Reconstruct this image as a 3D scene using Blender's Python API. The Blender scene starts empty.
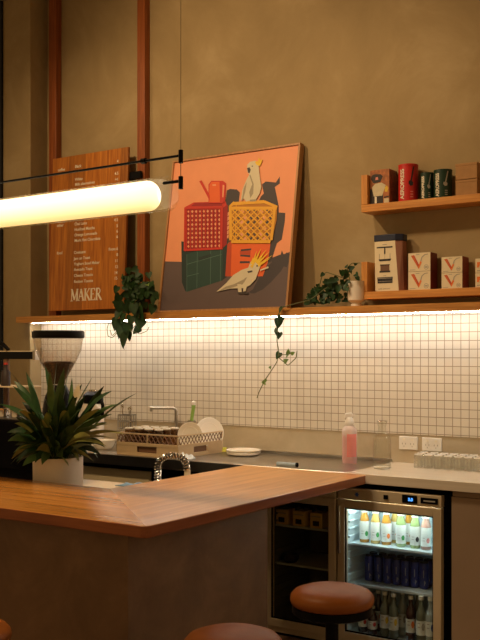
import bpy, bmesh, math, random
from mathutils import Vector, Matrix

R = random.Random(7)
PI = math.pi
# ------------------------------------------------------------------ camera model
F = 943.0; YAW = math.radians(34.08); CX = 240.0; YH = 355.0; H = 1.60
S_, C_ = math.sin(YAW), math.cos(YAW)
ZC = 0.96            # counter and bar height
def ray(px, py):
    u = (px-CX)/F; w = (YH-py)/F
    return Vector((-S_+C_*u, C_+S_*u, w))
def onY(px, py, Y):
    r = ray(px, py); t = Y/r.y
    return Vector((r.x*t, Y, H+r.z*t))
def onZ(px, py, Z):
    r = ray(px, py); t = (Z-H)/r.z
    return Vector((r.x*t, r.y*t, Z))
def xY(px, Y):
    return onY(px, 355, Y).x
def ppm(px, Y):      # pixels per metre there
    r = ray(px, 355); return F*r.y/Y

scene = bpy.context.scene
COL = scene.collection

# ------------------------------------------------------------------ materials
def new_mat(name):
    m = bpy.data.materials.new(name); m.use_nodes = True
    nt = m.node_tree; b = nt.nodes['Principled BSDF']
    return m, nt, b
def plain(name, col, rough=0.5, metal=0.0, var=0.06, scale=18, spec=None, bump=0.0, coat=0.0):
    m, nt, b = new_mat(name)
    tc = nt.nodes.new('ShaderNodeTexCoord'); n = nt.nodes.new('ShaderNodeTexNoise')
    n.inputs['Scale'].default_value = scale; n.inputs['Detail'].default_value = 4
    nt.links.new(tc.outputs['Object'], n.inputs['Vector'])
    r = nt.nodes.new('ShaderNodeValToRGB')
    r.color_ramp.elements[0].position = .3; r.color_ramp.elements[1].position = .7
    r.color_ramp.elements[0].color = [c*(1-var) for c in col[:3]]+[1]
    r.color_ramp.elements[1].color = [min(1, c*(1+var)) for c in col[:3]]+[1]
    nt.links.new(n.outputs['Fac'], r.inputs['Fac']); nt.links.new(r.outputs['Color'], b.inputs['Base Color'])
    b.inputs['Roughness'].default_value = rough; b.inputs['Metallic'].default_value = metal
    if coat: b.inputs['Coat Weight'].default_value = coat
    if spec is not None: b.inputs['Specular IOR Level'].default_value = spec
    if bump:
        bp = nt.nodes.new('ShaderNodeBump'); bp.inputs['Strength'].default_value = bump
        bp.inputs['Distance'].default_value = .004
        nt.links.new(n.outputs['Fac'], bp.inputs['Height']); nt.links.new(bp.outputs['Normal'], b.inputs['Normal'])
    return m
def wood(name, c1, c2, axis=0, scale=1.0, rough=0.4, plank=0.0, plank_axis=1, plank_var=.25, coat=0.0):
    m, nt, b = new_mat(name)
    tc = nt.nodes.new('ShaderNodeTexCoord'); mp = nt.nodes.new('ShaderNodeMapping')
    sc = [22*scale]*3; sc[axis] = 1.3*scale
    mp.inputs['Scale'].default_value = sc
    nt.links.new(tc.outputs['Object'], mp.inputs['Vector'])
    n = nt.nodes.new('ShaderNodeTexNoise'); n.inputs['Scale'].default_value = 1.6
    n.inputs['Detail'].default_value = 6; n.inputs['Distortion'].default_value = .9
    nt.links.new(mp.outputs['Vector'], n.inputs['Vector'])
    r = nt.nodes.new('ShaderNodeValToRGB')
    e = r.color_ramp.elements
    e[0].position = .32; e[1].position = .68; e[0].color = list(c1)+[1]; e[1].color = list(c2)+[1]
    nt.links.new(n.outputs['Fac'], r.inputs['Fac'])
    out = r.outputs['Color']
    if plank:
        sx = nt.nodes.new('ShaderNodeSeparateXYZ'); nt.links.new(tc.outputs['Object'], sx.inputs[0])
        dv = nt.nodes.new('ShaderNodeMath'); dv.operation = 'DIVIDE'; dv.inputs[1].default_value = plank
        nt.links.new(sx.outputs[plank_axis], dv.inputs[0])
        fl = nt.nodes.new('ShaderNodeMath'); fl.operation = 'FLOOR'; nt.links.new(dv.outputs[0], fl.inputs[0])
        wn = nt.nodes.new('ShaderNodeTexWhiteNoise'); wn.noise_dimensions = '1D'
        nt.links.new(fl.outputs[0], wn.inputs['W'])
        mr = nt.nodes.new('ShaderNodeMapRange'); mr.inputs['To Min'].default_value = 1-plank_var
        mr.inputs['To Max'].default_value = 1+plank_var*.5
        nt.links.new(wn.outputs['Value'], mr.inputs['Value'])
        vm = nt.nodes.new('ShaderNodeVectorMath'); vm.operation = 'SCALE'
        nt.links.new(out, vm.inputs[0]); nt.links.new(mr.outputs['Result'], vm.inputs['Scale'])
        out = vm.outputs[0]
    nt.links.new(out, b.inputs['Base Color'])
    b.inputs['Roughness'].default_value = rough
    b.inputs['Coat Weight'].default_value = coat; b.inputs['Coat Roughness'].default_value = .18
    return m
def plaster(name, c1, c2, c3, scale=1.0, rough=.75):
    m, nt, b = new_mat(name)
    tc = nt.nodes.new('ShaderNodeTexCoord')
    n = nt.nodes.new('ShaderNodeTexNoise'); n.inputs['Scale'].default_value = 1.7*scale
    n.inputs['Detail'].default_value = 8; n.inputs['Roughness'].default_value = .66; n.inputs['Distortion'].default_value = .45
    nt.links.new(tc.outputs['Object'], n.inputs['Vector'])
    r = nt.nodes.new('ShaderNodeValToRGB'); e = r.color_ramp.elements
    e[0].position = .32; e[0].color = list(c1)+[1]; e[1].position = .70; e[1].color = list(c3)+[1]
    k = e.new(.52); k.color = list(c2)+[1]
    nt.links.new(n.outputs['Fac'], r.inputs['Fac']); nt.links.new(r.outputs['Color'], b.inputs['Base Color'])
    n2 = nt.nodes.new('ShaderNodeTexNoise'); n2.inputs['Scale'].default_value = 40; n2.inputs['Detail'].default_value = 5
    nt.links.new(tc.outputs['Object'], n2.inputs['Vector'])
    bp = nt.nodes.new('ShaderNodeBump'); bp.inputs['Strength'].default_value = .12; bp.inputs['Distance'].default_value = .003
    nt.links.new(n2.outputs['Fac'], bp.inputs['Height']); nt.links.new(bp.outputs['Normal'], b.inputs['Normal'])
    b.inputs['Roughness'].default_value = rough
    return m
def emis(name, col, strength):
    m, nt, b = new_mat(name)
    b.inputs['Base Color'].default_value = list(col)+[1]
    b.inputs['Emission Color'].default_value = list(col)+[1]
    b.inputs['Emission Strength'].default_value = strength
    return m
def thin_glass(name, tint=(1, 1, 1), rough=.03, ior=1.45, gain=1.0, haze=0.0, hazecol=(1, 1, 1)):
    """sheet glass: fresnel mix of a clear pass-through and a mirror coat, with an optional frosting"""
    m = bpy.data.materials.new(name); m.use_nodes = True; nt = m.node_tree
    nt.nodes.clear()
    o = nt.nodes.new('ShaderNodeOutputMaterial'); mx = nt.nodes.new('ShaderNodeMixShader')
    t = nt.nodes.new('ShaderNodeBsdfTransparent'); t.inputs[0].default_value = list(tint)+[1]
    g = nt.nodes.new('ShaderNodeBsdfGlossy'); g.inputs['Roughness'].default_value = rough
    lw = nt.nodes.new('ShaderNodeLayerWeight'); lw.inputs['Blend'].default_value = .5
    pw = nt.nodes.new('ShaderNodeMath'); pw.operation = 'POWER'; pw.inputs[1].default_value = 3.2; nt.links.new(lw.outputs['Facing'], pw.inputs[0])
    ad = nt.nodes.new('ShaderNodeMath'); ad.operation = 'MULTIPLY_ADD'; ad.inputs[1].default_value = .55; ad.inputs[2].default_value = .045; nt.links.new(pw.outputs[0], ad.inputs[0])
    ml = nt.nodes.new('ShaderNodeMath'); ml.operation = 'MULTIPLY'; ml.inputs[1].default_value = gain; ml.use_clamp = True
    nt.links.new(ad.outputs[0], ml.inputs[0]); nt.links.new(ml.outputs[0], mx.inputs[0])
    src = t.outputs[0]
    if haze:
        d = nt.nodes.new('ShaderNodeBsdfTranslucent'); d.inputs[0].default_value = list(hazecol)+[1]
        d2 = nt.nodes.new('ShaderNodeBsdfDiffuse'); d2.inputs[0].default_value = list(hazecol)+[1]
        a = nt.nodes.new('ShaderNodeMixShader'); a.inputs[0].default_value = .5
        nt.links.new(d.outputs[0], a.inputs[1]); nt.links.new(d2.outputs[0], a.inputs[2])
        b2 = nt.nodes.new('ShaderNodeMixShader'); b2.inputs[0].default_value = haze
        nt.links.new(t.outputs[0], b2.inputs[1]); nt.links.new(a.outputs[0], b2.inputs[2]); src = b2.outputs[0]
    nt.links.new(src, mx.inputs[1]); nt.links.new(g.outputs[0], mx.inputs[2]); nt.links.new(mx.outputs[0], o.inputs[0])
    return m

M = {}
M['plaster'] = plaster('plaster', (.30, .215, .100), (.355, .258, .125), (.43, .325, .175))
M['splash'] = plaster('splash', (.42, .34, .22), (.47, .385, .255), (.52, .43, .29), 2)
M['ceiling'] = plaster('ceiling_paint', (.30, .25, .17), (.34, .28, .19), (.38, .31, .21))
M['barwall'] = plaster('bar_render', (.15, .085, .042), (.21, .12, .060), (.28, .165, .085), 1.6, .55)
M['floor'] = plaster('floor_concrete', (.16, .10, .07), (.20, .125, .085), (.24, .15, .10), 1.2, .45)
M['dark_opening'] = plain('dark_opening', (.004, .004, .005), .8)
M['post'] = wood('post_wood', (.19, .045, .008), (.34, .092, .018), 2, 1.4, .45)
M['menu'] = wood('menu_wood', (.30, .083, .006), (.52, .185, .020), 2, 1.6, .42, .17, 0, .28)
M['ledge'] = wood('ledge_wood', (.42, .165, .030), (.64, .30, .070), 0, 1.5, .4)
M['shelfwood'] = wood('shelf_wood', (.52, .20, .038), (.74, .35, .085), 0, 1.5, .42)
M['shelfend'] = wood('shelf_end_wood', (.52, .20, .038), (.74, .35, .085), 2, 1.5, .42)
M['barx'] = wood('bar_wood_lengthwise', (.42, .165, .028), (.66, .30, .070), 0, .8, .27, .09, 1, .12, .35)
M['bary'] = wood('bar_wood_crosswise_paled', (.44, .185, .040), (.66, .315, .085), 1, .8, .30, .09, 0, .10, .35)  # a little paler: reflection of the lit wall put into the wood colour
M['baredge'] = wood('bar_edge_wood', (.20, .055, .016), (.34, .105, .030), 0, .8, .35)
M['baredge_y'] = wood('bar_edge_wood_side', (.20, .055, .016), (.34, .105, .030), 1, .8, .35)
M['stone'] = wood('pale_timber_top', (.70, .60, .46), (.80, .70, .56), 0, .7, .35, coat=.8)
M['panel'] = plain('brown_panel', (.34, .235, .15), .5, 0, .05, 4)
M['cream'] = plain('cream_laminate', (.80, .67, .43), .5, 0, .03, 4)
M['pale'] = plain('pale_laminate', (.72, .60, .42), .45, 0, .03, 4)
M['steel'] = plain('brushed_steel', (.48, .45, .40), .28, 1.0, .08, 8)
M['steel_dark'] = plain('dark_steel', (.10, .095, .09), .3, 1.0, .08, 8)
M['fridge_steel'] = plain('fridge_steel', (.74, .61, .41), .40, .40, .05, 6)
M['chrome'] = plain('chrome', (.75, .72, .68), .12, 1.0, .03, 6)
M['black'] = plain('black_metal', (.004, .004, .005), .38, 0, spec=.12)
M['blackmat'] = plain('black_plastic', (.003, .003, .004), .8, spec=.04)
M['void'] = plain('black_lining', (.004, .004, .005), .9, spec=.1)
M['white'] = plain('white_plastic', (.78, .74, .66), .4, 0, .02)
M['ceramic'] = plain('white_ceramic', (.80, .74, .62), .25, 0, .03, 5, coat=.3)
M['potgrey'] = plain('grey_white_pot', (.82, .74, .62), .5, 0, .05, 9)
M['soil'] = plain('soil', (.035, .022, .013), .95, 0, .4, 60, bump=.6)
M['beans'] = plain('coffee_beans', (.045, .018, .009), .45, 0, .6, 90, bump=1.0)
M['leather'] = plain('tan_leather', (.30, .092, .014), .46, 0, .12, 14, bump=.15, spec=.3)
M['leaf'] = plain('deep_leaf', (.016, .048, .012), .42, 0, .5, 16, spec=.35)
M['leaf2'] = plain('mid_leaf', (.060, .120, .026), .42, 0, .4, 14)
M['leaf3'] = plain('yellow_leaf', (.24, .25, .060), .5, 0, .25, 12)
M['stem'] = plain('plant_stem', (.12, .13, .04), .6)
M['vineleaf'] = plain('vine_leaf', (.009, .042, .004), .6, 0, .45, 20)
M['vineleaf_lt'] = plain('young_vine_leaf', (.16, .26, .05), .4, 0, .3, 20)
M['crate_tan'] = plain('tan_rack_plastic', (.52, .38, .22), .5, 0, .04)
M['lattice'] = plain('brown_lattice_plastic', (.17, .085, .045), .5)
M['clear'] = thin_glass('clear_glass', (.97, .97, .95), .04, 1.45, .9)
M['hazed_tumbler_glass'] = thin_glass('hazed_tumbler_glass', (.97, .97, .95), .04, 1.45, 1.4, .07, (.95, .92, .85))  # white haze in the material stands in for sparkle on the glasses
M['door_glass'] = thin_glass('door_glass', (.93, .96, .96), .01, 1.35, .6)
M['door_glass_dark'] = thin_glass('tinted_door_glass', (.93, .90, .78), .03, 1.4, .5)
M['hopper'] = thin_glass('hopper_plastic', (.95, .92, .88), .05, 1.5, .8, .06, (.8, .7, .62))
M['tube_glass'] = thin_glass('lamp_glass', (.97, .93, .80), .05, 1.4, .8, .10, (1, .9, .7))
M['smoke_glass'] = thin_glass('brown_tumbler_glass', (.78, .68, .56), .05, 1.5, 1.3)
m_, nt_, b_ = new_mat('lamp_core')
tc_ = nt_.nodes.new('ShaderNodeTexCoord'); sx_ = nt_.nodes.new('ShaderNodeSeparateXYZ'); nt_.links.new(tc_.outputs['Object'], sx_.inputs[0])
mr_ = nt_.nodes.new('ShaderNodeMapRange'); mr_.inputs['From Min'].default_value = -.058; mr_.inputs['From Max'].default_value = .058; nt_.links.new(sx_.outputs['Z'], mr_.inputs['Value'])
cr_ = nt_.nodes.new('ShaderNodeValToRGB'); e_ = cr_.color_ramp.elements   # uneven glow painted into the emission: whiter above, yellower below, no LED board modelled
e_[0].position = 0; e_[0].color = (1.15, .86, .38, 1); e_[1].position = .85; e_[1].color = (2.3, 2.0, 1.45, 1); k_ = e_.new(.35); k_.color = (1.8, 1.6, 1.0, 1)
nt_.links.new(mr_.outputs['Result'], cr_.inputs['Fac']); nt_.links.new(cr_.outputs['Color'], b_.inputs['Emission Color']); b_.inputs['Emission Strength'].default_value = 1.0
b_.inputs['Base Color'].default_value = (.9, .8, .6, 1)
M['lamp_core'] = m_
M['led'] = emis('led_tape', (1.0, .95, .86), 56)
M['fridge_led'] = emis('fridge_led', (.80, .95, 1.0), 30)
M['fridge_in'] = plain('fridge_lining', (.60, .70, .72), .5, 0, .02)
M['fridge_in_unlit'] = plain('fridge_lining_unlit', (.10, .095, .075), .6, 0, .05)  # lining darkened in its colour to stand in for the unlit interior
M['shelf_wire'] = plain('fridge_shelf', (.62, .70, .72), .35, .2, .03)
M['can_blue'] = plain('blue_can', (.016, .026, .17), .4, 0, .2, 20)
M['can_black'] = plain('can_rim', (.015, .015, .02), .35, .5)
M['paper'] = plain('label_paper', (.80, .80, .74), .6, 0, .02)
M['ink_green'] = plain('green_ink', (.04, .28, .06), .6)
M['ink_orange'] = plain('orange_ink', (.85, .20, .03), .6)
M['ink_red'] = plain('red_ink', (.55, .04, .03), .6)
M['ink_yellow'] = plain('yellow_ink', (.75, .50, .04), .6)
M['ink_pink'] = plain('pink_ink', (.75, .25, .22), .6)
M['ink_black'] = plain('black_ink', (.02, .018, .02), .6)
M['ink_white'] = plain('white_ink', (.82, .76, .62), .6)
M['ink_blue'] = plain('blue_ink', (.04, .12, .45), .5)
M['ink_grey'] = plain('grey_ink', (.40, .36, .30), .6)
def liquid(name, c):
    m, nt, b = new_mat(name)
    b.inputs['Base Color'].default_value = list(c)+[1]; b.inputs['Roughness'].default_value = .08
    b.inputs['Coat Weight'].default_value = .6
    b.inputs['Transmission Weight'].default_value = .35
    return m
for k, c in dict(amber=(.75, .35, .05), gold=(.80, .55, .15), green=(.45, .60, .22), clear=(.55, .60, .55), rose=(.70, .40, .30),
                 cola=(.06, .015, .01), olive=(.20, .20, .12), pink=(.90, .22, .20)).items():
    M['liq_'+k] = liquid('liquid_'+k, c)
M['carton_yellow'] = plain('yellow_card', (.80, .58, .20), .6)
M['navy'] = plain('navy_lid', (.015, .022, .055), .4)
M['carton'] = plain('cream_carton', (.80, .69, .47), .6, 0, .02)
M['carton_red'] = plain('dark_red_card', (.22, .025, .012), .5, 0, .05)
M['carton_rose'] = plain('rose_card', (.42, .20, .13), .6, 0, .03)
M['kraft'] = plain('kraft_card', (.40, .215, .085), .75, 0, .08, 30)
M['tube_red'] = plain('red_card_tube', (.55, .018, .014), .42, 0, .04)
M['tube_green'] = plain('dark_green_card_tube', (.008, .035, .018), .42, 0, .1)
M['photo_brown'] = plain('printed_brown', (.40, .13, .035), .55, 0, .4, 40)
M['photo_dark'] = plain('printed_dark', (.025, .014, .012), .55)
M['photo_cream'] = plain('printed_cream', (.62, .54, .36), .55, 0, .08, 40)
M['photo_side'] = plain('printed_side', (.20, .085, .045), .55, 0, .5, 25)
# picture paints
for k, c in dict(salmon=(.86, .335, .165), floorgrey=(.115, .080, .080), shadow=(.050, .040, .048), red=(.60, .030, .018), dred=(.34, .010, .012),
                 yellow=(.82, .42, .030), dyellow=(.50, .20, .015), orange=(.80, .13, .022), dorange=(.50, .06, .015), green=(.014, .055, .047), dgreen=(.010, .030, .030),
                 lgreen=(.07, .15, .13), bird=(.66, .60, .44), birdsh=(.36, .31, .22), crest=(.85, .55, .03), beak=(.05, .04, .04),
                 hole=(.10, .05, .03), pinkhole=(.80, .36, .20)).items():
    M['pt_'+k] = plain('paint_'+k, c, .55, 0, .03, 9)
M['frame'] = wood('frame_wood', (.34, .16, .055), (.50, .26, .10), 2, 1.5, .45)

# ------------------------------------------------------------------ mesh builder
class MB:
    def __init__(s): s.bm = bmesh.new(); s.mi = 0
    def mat(s, i): s.mi = i; return s
    def _f(s, vs, smooth=False):
        try:
            f = s.bm.faces.new(vs)
        except ValueError:
            return None
        f.material_index = s.mi; f.smooth = smooth; return f
    def box(s, a, b):
        x0, y0, z0 = a; x1, y1, z1 = b
        v = [s.bm.verts.new(p) for p in ((x0,y0,z0),(x1,y0,z0),(x1,y1,z0),(x0,y1,z0),(x0,y0,z1),(x1,y0,z1),(x1,y1,z1),(x0,y1,z1))]
        for q in ((0,3,2,1),(4,5,6,7),(0,1,5,4),(1,2,6,5),(2,3,7,6),(3,0,4,7)): s._f([v[i] for i in q])
        return s
    def prism(s, pts, o, ex, ey, ez, depth):
        """polygon pts (2D) in plane o+ex*a+ey*b, thickened by depth along ez"""
        o, ex, ey, ez = map(Vector, (o, ex, ey, ez))
        A = [s.bm.verts.new(o+ex*a+ey*b) for a, b in pts]; B = [s.bm.verts.new(o+ex*a+ey*b+ez*depth) for a, b in pts]
        n = len(pts)
        s._f(A[::-1]); s._f(B)
        for i in range(n): s._f([A[i], A[(i+1) % n], B[(i+1) % n], B[i]])
        return s
    def lathe(s, prof, c=(0,0,0), n=24, axis=None, smooth=True, cap=True):
        """prof: list of (r, h); closes ends when r == 0"""
        c = Vector(c); ax = Vector(axis or (0,0,1)).normalized()
        t = Vector((1,0,0)) if abs(ax.x) < .9 else Vector((0,1,0))
        e1 = ax.cross(t).normalized(); e2 = ax.cross(e1)
        rings = []
        for r, h in prof:
            if r <= 1e-6: rings.append([s.bm.verts.new(c+ax*h)])
            else: rings.append([s.bm.verts.new(c+ax*h+(e1*math.cos(2*PI*k/n)+e2*math.sin(2*PI*k/n))*r) for k in range(n)])
        for a, b in zip(rings, rings[1:]):
            for k in range(n):
                k2 = (k+1) % n
                if len(a) == 1 and len(b) == 1: continue
                if len(a) == 1: s._f([a[0], b[k2], b[k]], smooth)
                elif len(b) == 1: s._f([a[k], a[k2], b[0]], smooth)
                else: s._f([a[k], a[k2], b[k2], b[k]], smooth)
        if cap:
            if len(rings[0]) > 1: s._f(rings[0][::-1])
            if len(rings[-1]) > 1: s._f(rings[-1])
        return s
    def cyl(s, a, b, r, n=16, r2=None):
        a, b = Vector(a), Vector(b); d = b-a
        return s.lathe([(r, 0), (r if r2 is None else r2, d.length)], a, n, d)
    def tube(s, path, r, n=8, r_end=None, smooth=True):
        P = [Vector(p) for p in path]; m = len(P)
        T = [(P[min(i+1, m-1)]-P[max(i-1, 0)]).normalized() for i in range(m)]
        up = Vector((0,0,1)) if abs(T[0].z) < .9 else Vector((1,0,0))
        e = T[0].cross(up).normalized(); rings = []
        for i in range(m):
            e = (e-T[i]*e.dot(T[i])).normalized(); g = T[i].cross(e)
            rr = r if r_end is None else r+(r_end-r)*i/(m-1)
            rings.append([s.bm.verts.new(P[i]+(e*math.cos(2*PI*k/n)+g*math.sin(2*PI*k/n))*rr) for k in range(n)])
        for a, b in zip(rings, rings[1:]):
            for k in range(n): s._f([a[k], a[(k+1) % n], b[(k+1) % n], b[k]], smooth)
        s._f(rings[0][::-1]); s._f(rings[-1])
        return s
    def ribbon(s, path, widths, side=None, fold=.25):
        """leaf blade along path with a raised fold; widths per point"""
        P = [Vector(p) for p in path]; m = len(P); L = []; 
        for i in range(m):
            t = (P[min(i+1, m-1)]-P[max(i-1, 0)]).normalized()
            sd = side or Vector((0,0,1)).cross(t)
            if sd.length < 1e-3: sd = Vector((1,0,0))
            sd = (sd-t*sd.dot(t)).normalized(); up = t.cross(sd); w = widths[i]*.5
            L.append([s.bm.verts.new(P[i]+sd*w+up*w*fold), s.bm.verts.new(P[i]), s.bm.verts.new(P[i]-sd*w+up*w*fold)])
        for a, b in zip(L, L[1:]):
            s._f([a[0], a[1], b[1], b[0]], True); s._f([a[1], a[2], b[2], b[1]], True)
        return s
    def heart(s, c, tip, nrm, w):
        """heart shaped leaf from c (stalk end) to tip"""
        c, tip, nrm = Vector(c), Vector(tip), Vector(nrm)
        t = tip-c; L = t.length; t.normalize(); sd = nrm.cross(t).normalized(); up = t.cross(sd)
        row = [(-.10, .28), (.05, .46), (.25, .50), (.5, .40), (.75, .22), (.92, .07)]
        mid = [s.bm.verts.new(c+t*(L*max(a, 0))-up*.0*w) for a, _ in row]
        l = [s.bm.verts.new(c+t*(L*a)+sd*w*b+up*w*.16*(b*2)) for a, b in row]
        r = [s.bm.verts.new(c+t*(L*a)-sd*w*b+up*w*.16*(b*2)) for a, b in row]
        e = s.bm.verts.new(tip-up*w*.15)
        for i in range(len(row)-1):
            s._f([l[i], mid[i], mid[i+1], l[i+1]], True); s._f([mid[i], r[i], r[i+1], mid[i+1]], True)
        s._f([l[-1], mid[-1], e], True); s._f([mid[-1], r[-1], e], True)
        return s
    def build(s, name, mats, parent=None, bevel=0.0, loc=None, rot=None, auto=True, seg=2):
        bm = s.bm
        bmesh.ops.remove_doubles(bm, verts=bm.verts, dist=1e-6)
        bmesh.ops.recalc_face_normals(bm, faces=bm.faces)
        me = bpy.data.meshes.new(name); bm.to_mesh(me); bm.free()
        if not isinstance(mats, (list, tuple)): mats = [mats]
        for m in mats: me.materials.append(M[m] if isinstance(m, str) else m)
        o = bpy.data.objects.new(name, me); COL.objects.link(o)
        if auto: me.set_sharp_from_angle(angle=math.radians(40))
        if parent: o.parent = parent
        if loc is not None: o.location = loc
        if rot is not None: o.rotation_euler = rot
        if bevel:
            b = o.modifiers.new('bevel', 'BEVEL'); b.width = bevel; b.segments = seg; b.limit_method = 'ANGLE'
            b.harden_normals = False
        return o

def text_mesh(body, size, name, mat, parent, origin, ex, ey, extr=.0006, align='LEFT', bold=0.0, spacing=1.0):
    """flat lettering laid on a surface: origin + ex (reading direction) + ey (up)"""
    cu = bpy.data.curves.new(name+'_c', 'FONT'); cu.body = body; cu.size = size; cu.extrude = extr
    cu.align_x = align; cu.offset = bold; cu.space_character = spacing
    tmp = bpy.data.objects.new('tmp_text', cu); COL.objects.link(tmp)
    dg = bpy.context.evaluated_depsgraph_get(); dg.update()
    me = bpy.data.meshes.new_from_object(tmp.evaluated_get(dg)); me.name = name
    bpy.data.objects.remove(tmp); bpy.data.curves.remove(cu)
    me.materials.clear(); me.materials.append(M[mat])
    ex, ey = Vector(ex).normalized(), Vector(ey).normalized(); ez = ex.cross(ey)
    mt = Matrix(((ex.x, ey.x, ez.x, origin[0]), (ex.y, ey.y, ez.y, origin[1]), (ex.z, ey.z, ez.z, origin[2]), (0, 0, 0, 1)))
    me.transform(mt)
    o = bpy.data.objects.new(name, me); COL.objects.link(o)
    if parent: o.parent = parent
    return o

def tag(o, label, cat, group=None):
    o['label'] = label; o['category'] = cat
    if group: o['group'] = group
    return o
def thing(name, label, cat, loc=(0, 0, 0), rz=0, group=None):
    o = bpy.data.objects.new(name, None); COL.objects.link(o); o.location = loc; o.rotation_euler = (0, 0, rz)
    o.empty_display_size = .05
    return tag(o, label, cat, group)
def struct(name, mb, mats, **k):
    o = mb.build(name, mats, **k); o['kind'] = 'structure'; return o
def kids(o): return list(o.children)
def dup(root, loc=None, rz=None, label=None, group=None, parent=None):
    r = root.copy(); COL.objects.link(r); r.parent = parent
    if loc is not None: r.location = loc
    if rz is not None: r.rotation_euler = (0, 0, rz)
    if label: r['label'] = label
    if group: r['group'] = group
    for ch in kids(root): dup(ch, parent=r)
    return r

# ================================================================== THE SETTING
YW, YT = 5.25, 5.19          # upper plaster wall, tiled lower wall
LZ0, LZ1 = 1.844, 1.889      # ledge
CEIL = 4.37
XL, XR = -9.0, 2.2
b = MB().box((XL, YW, 1.86), (XR, YW+.12, CEIL)); struct('wall_back', b, 'plaster')
b = MB().box((XL, YT, 0), (XR, YW+.12, 1.13)); struct('wall_splashback', b, 'splash')
# tiles: white square mosaic
m, nt, bs = new_mat('square_tiles')
tc = nt.nodes.new('ShaderNodeTexCoord'); mp = nt.nodes.new('ShaderNodeMapping'); mp.vector_type = 'TEXTURE'
mp.inputs['Rotation'].default_value = (math.radians(90), 0, 0)
nt.links.new(tc.outputs['Object'], mp.inputs['Vector'])
bt = nt.nodes.new('ShaderNodeTexBrick'); bt.offset = 0; bt.squash = 1
bt.inputs['Scale'].default_value = 1; bt.inputs['Brick Width'].default_value = .0495; bt.inputs['Row Height'].default_value = .0495
bt.inputs['Mortar Size'].default_value = .0022; bt.inputs['Mortar Smooth'].default_value = .2
bt.inputs['Color1'].default_value = (.70, .64, .53, 1); bt.inputs['Color2'].default_value = (.66, .595, .485, 1)
bt.inputs['Mortar'].default_value = (.30, .23, .145, 1)
nt.links.new(mp.outputs['Vector'], bt.inputs['Vector']); nt.links.new(bt.outputs['Color'], bs.inputs['Base Color'])
bs.inputs['Roughness'].default_value = .32
bp = nt.nodes.new('ShaderNodeBump'); bp.inputs['Strength'].default_value = .5; bp.inputs['Distance'].default_value = .002; bp.invert = True
nt.links.new(bt.outputs['Fac'], bp.inputs['Height']); nt.links.new(bp.outputs['Normal'], bs.inputs['Normal'])
M['tiles'] = m
b = MB().box((XL, YT-.004, 1.13), (XR, YW+.12, 1.86)); struct('wall_tiled', b, 'tiles')
# pillar standing at the left end
PXR = xY(30.2, 5.07); PXL = xY(3, 5.07)
b = MB().box((PXL, 5.07, 0), (PXR, YW+.12, CEIL)); struct('wall_pillar', b, 'plaster', bevel=.006)
b = MB().box((XL, 5.055, 0), (PXL, 5.069, CEIL)); struct('dark_opening_sheet', b, 'dark_opening')  # near-black sheet, its colour standing in for the dark opening beside the pillar
b = MB().box((XL, -3, -.1), (XR+2, YW+.1, 0)); struct('floor', b, 'floor')
b = MB().box((XL, -3, CEIL), (XR+2, YW+.12, CEIL+.1)); struct('ceiling', b, 'ceiling')

# ---- long timber ledge with its lit underside
lg = thing('wall_ledge', 'long timber ledge along the wall above the lit tiles', 'shelf', (-3.5, 5.11, LZ0))
LX0 = xY(16, 4.97)
MB().box((LX0+3.5, 4.97-5.11, 0), (PXR+3.5, 5.069-5.11, LZ1-LZ0)).box((PXR+3.5, 4.97-5.11, 0), (XR+3.5, YW-5.11, LZ1-LZ0)).build('ledge_board', 'ledge', lg)
MB().box((PXR+3.54, 5.050-5.11, -.0045), (XR+3.4, 5.065-5.11, -.0005)).build('led_tape', 'led', lg)

# ---- wooden posts on the wall
for i, (a, c) in enumerate(((48.7, 56.0), (137.0, 144.6))):
    x0, x1 = xY(a, 5.19), xY(c, 5.19)
    o = MB().box((-(x1-x0)/2, -.03, 0), ((x1-x0)/2, .03, CEIL-LZ1)).build('wooden_post', 'post', None, bevel=.004, loc=((x0+x1)/2, 5.22, LZ1))
    tag(o, ['tall reddish timber post behind the outer edge of the menu board', 'tall reddish timber post between the menu board and the painting'][i], 'post')

# ================================================================== MENU BOARD
mb0 = Vector((-5.196, 5.095, 1.932)); MW = .751; MH = 1.16; lean = math.atan2(.048, MH)
menu = thing('menu_board', 'tall varnished wooden menu board with small white lettering', 'menu board', mb0)
menu.rotation_euler = (-lean, 0, 0)
MB().box((0, 0, 0), (MW, .02, MH)).build('board_panel', 'menu', menu, bevel=.002)
MB().box((.0, .021, .93), (MW+.10, .045, .98)).build('rear_rail', 'black', menu)
MB().box((.0, .021, .10), (MW+.10, .062, .15)).build('rear_rail', 'black', menu)
def uvm(px, py):     # pixel -> board coordinates
    r = ray(px, py); n = Vector((0, -math.cos(lean), math.sin(lean)))
    t = n.dot(mb0-Vector((0, 0, H)))/n.dot(r); p = Vector((0, 0, H))+r*t-mb0
    return p.x, p.dot(Vector((0, math.sin(lean), math.cos(lean))))
def mtext(body, px, py, size, align='LEFT'):
    u, v = uvm(px, py)
    return text_mesh(body, size, 'lettering', 'ink_white', menu, (u, -.0008, v), (1, 0, 0), (0, 0, 1), .0003, align, .0004)
SZ = .030
for bdy, px, py in (('coffee', 58, 171.5), ('other', 57, 227), ('food', 57, 254.5)): mtext(bdy, px, py, SZ)
for bdy, px, py in (('Black', 75, 168), ('White', 75, 181), ('Milk alternatives', 75, 186), ('Chai Latte', 74.5, 225.5), ('Hot/Iced Matcha', 74.5, 231),
                    ('Orange Lemonade', 74.5, 236.5), ('Mork Hot Chocolate', 74.5, 242), ('Croissant', 74, 254), ('Jam on Toast', 74, 260),
                    ('Yoghurt Bowl Maker', 74, 265.5), ('Avocado Toast', 74, 271), ('Cheese Toastie', 74, 277), ('Reuben Toastie', 74, 283)): mtext(bdy, px, py, SZ)
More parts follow.
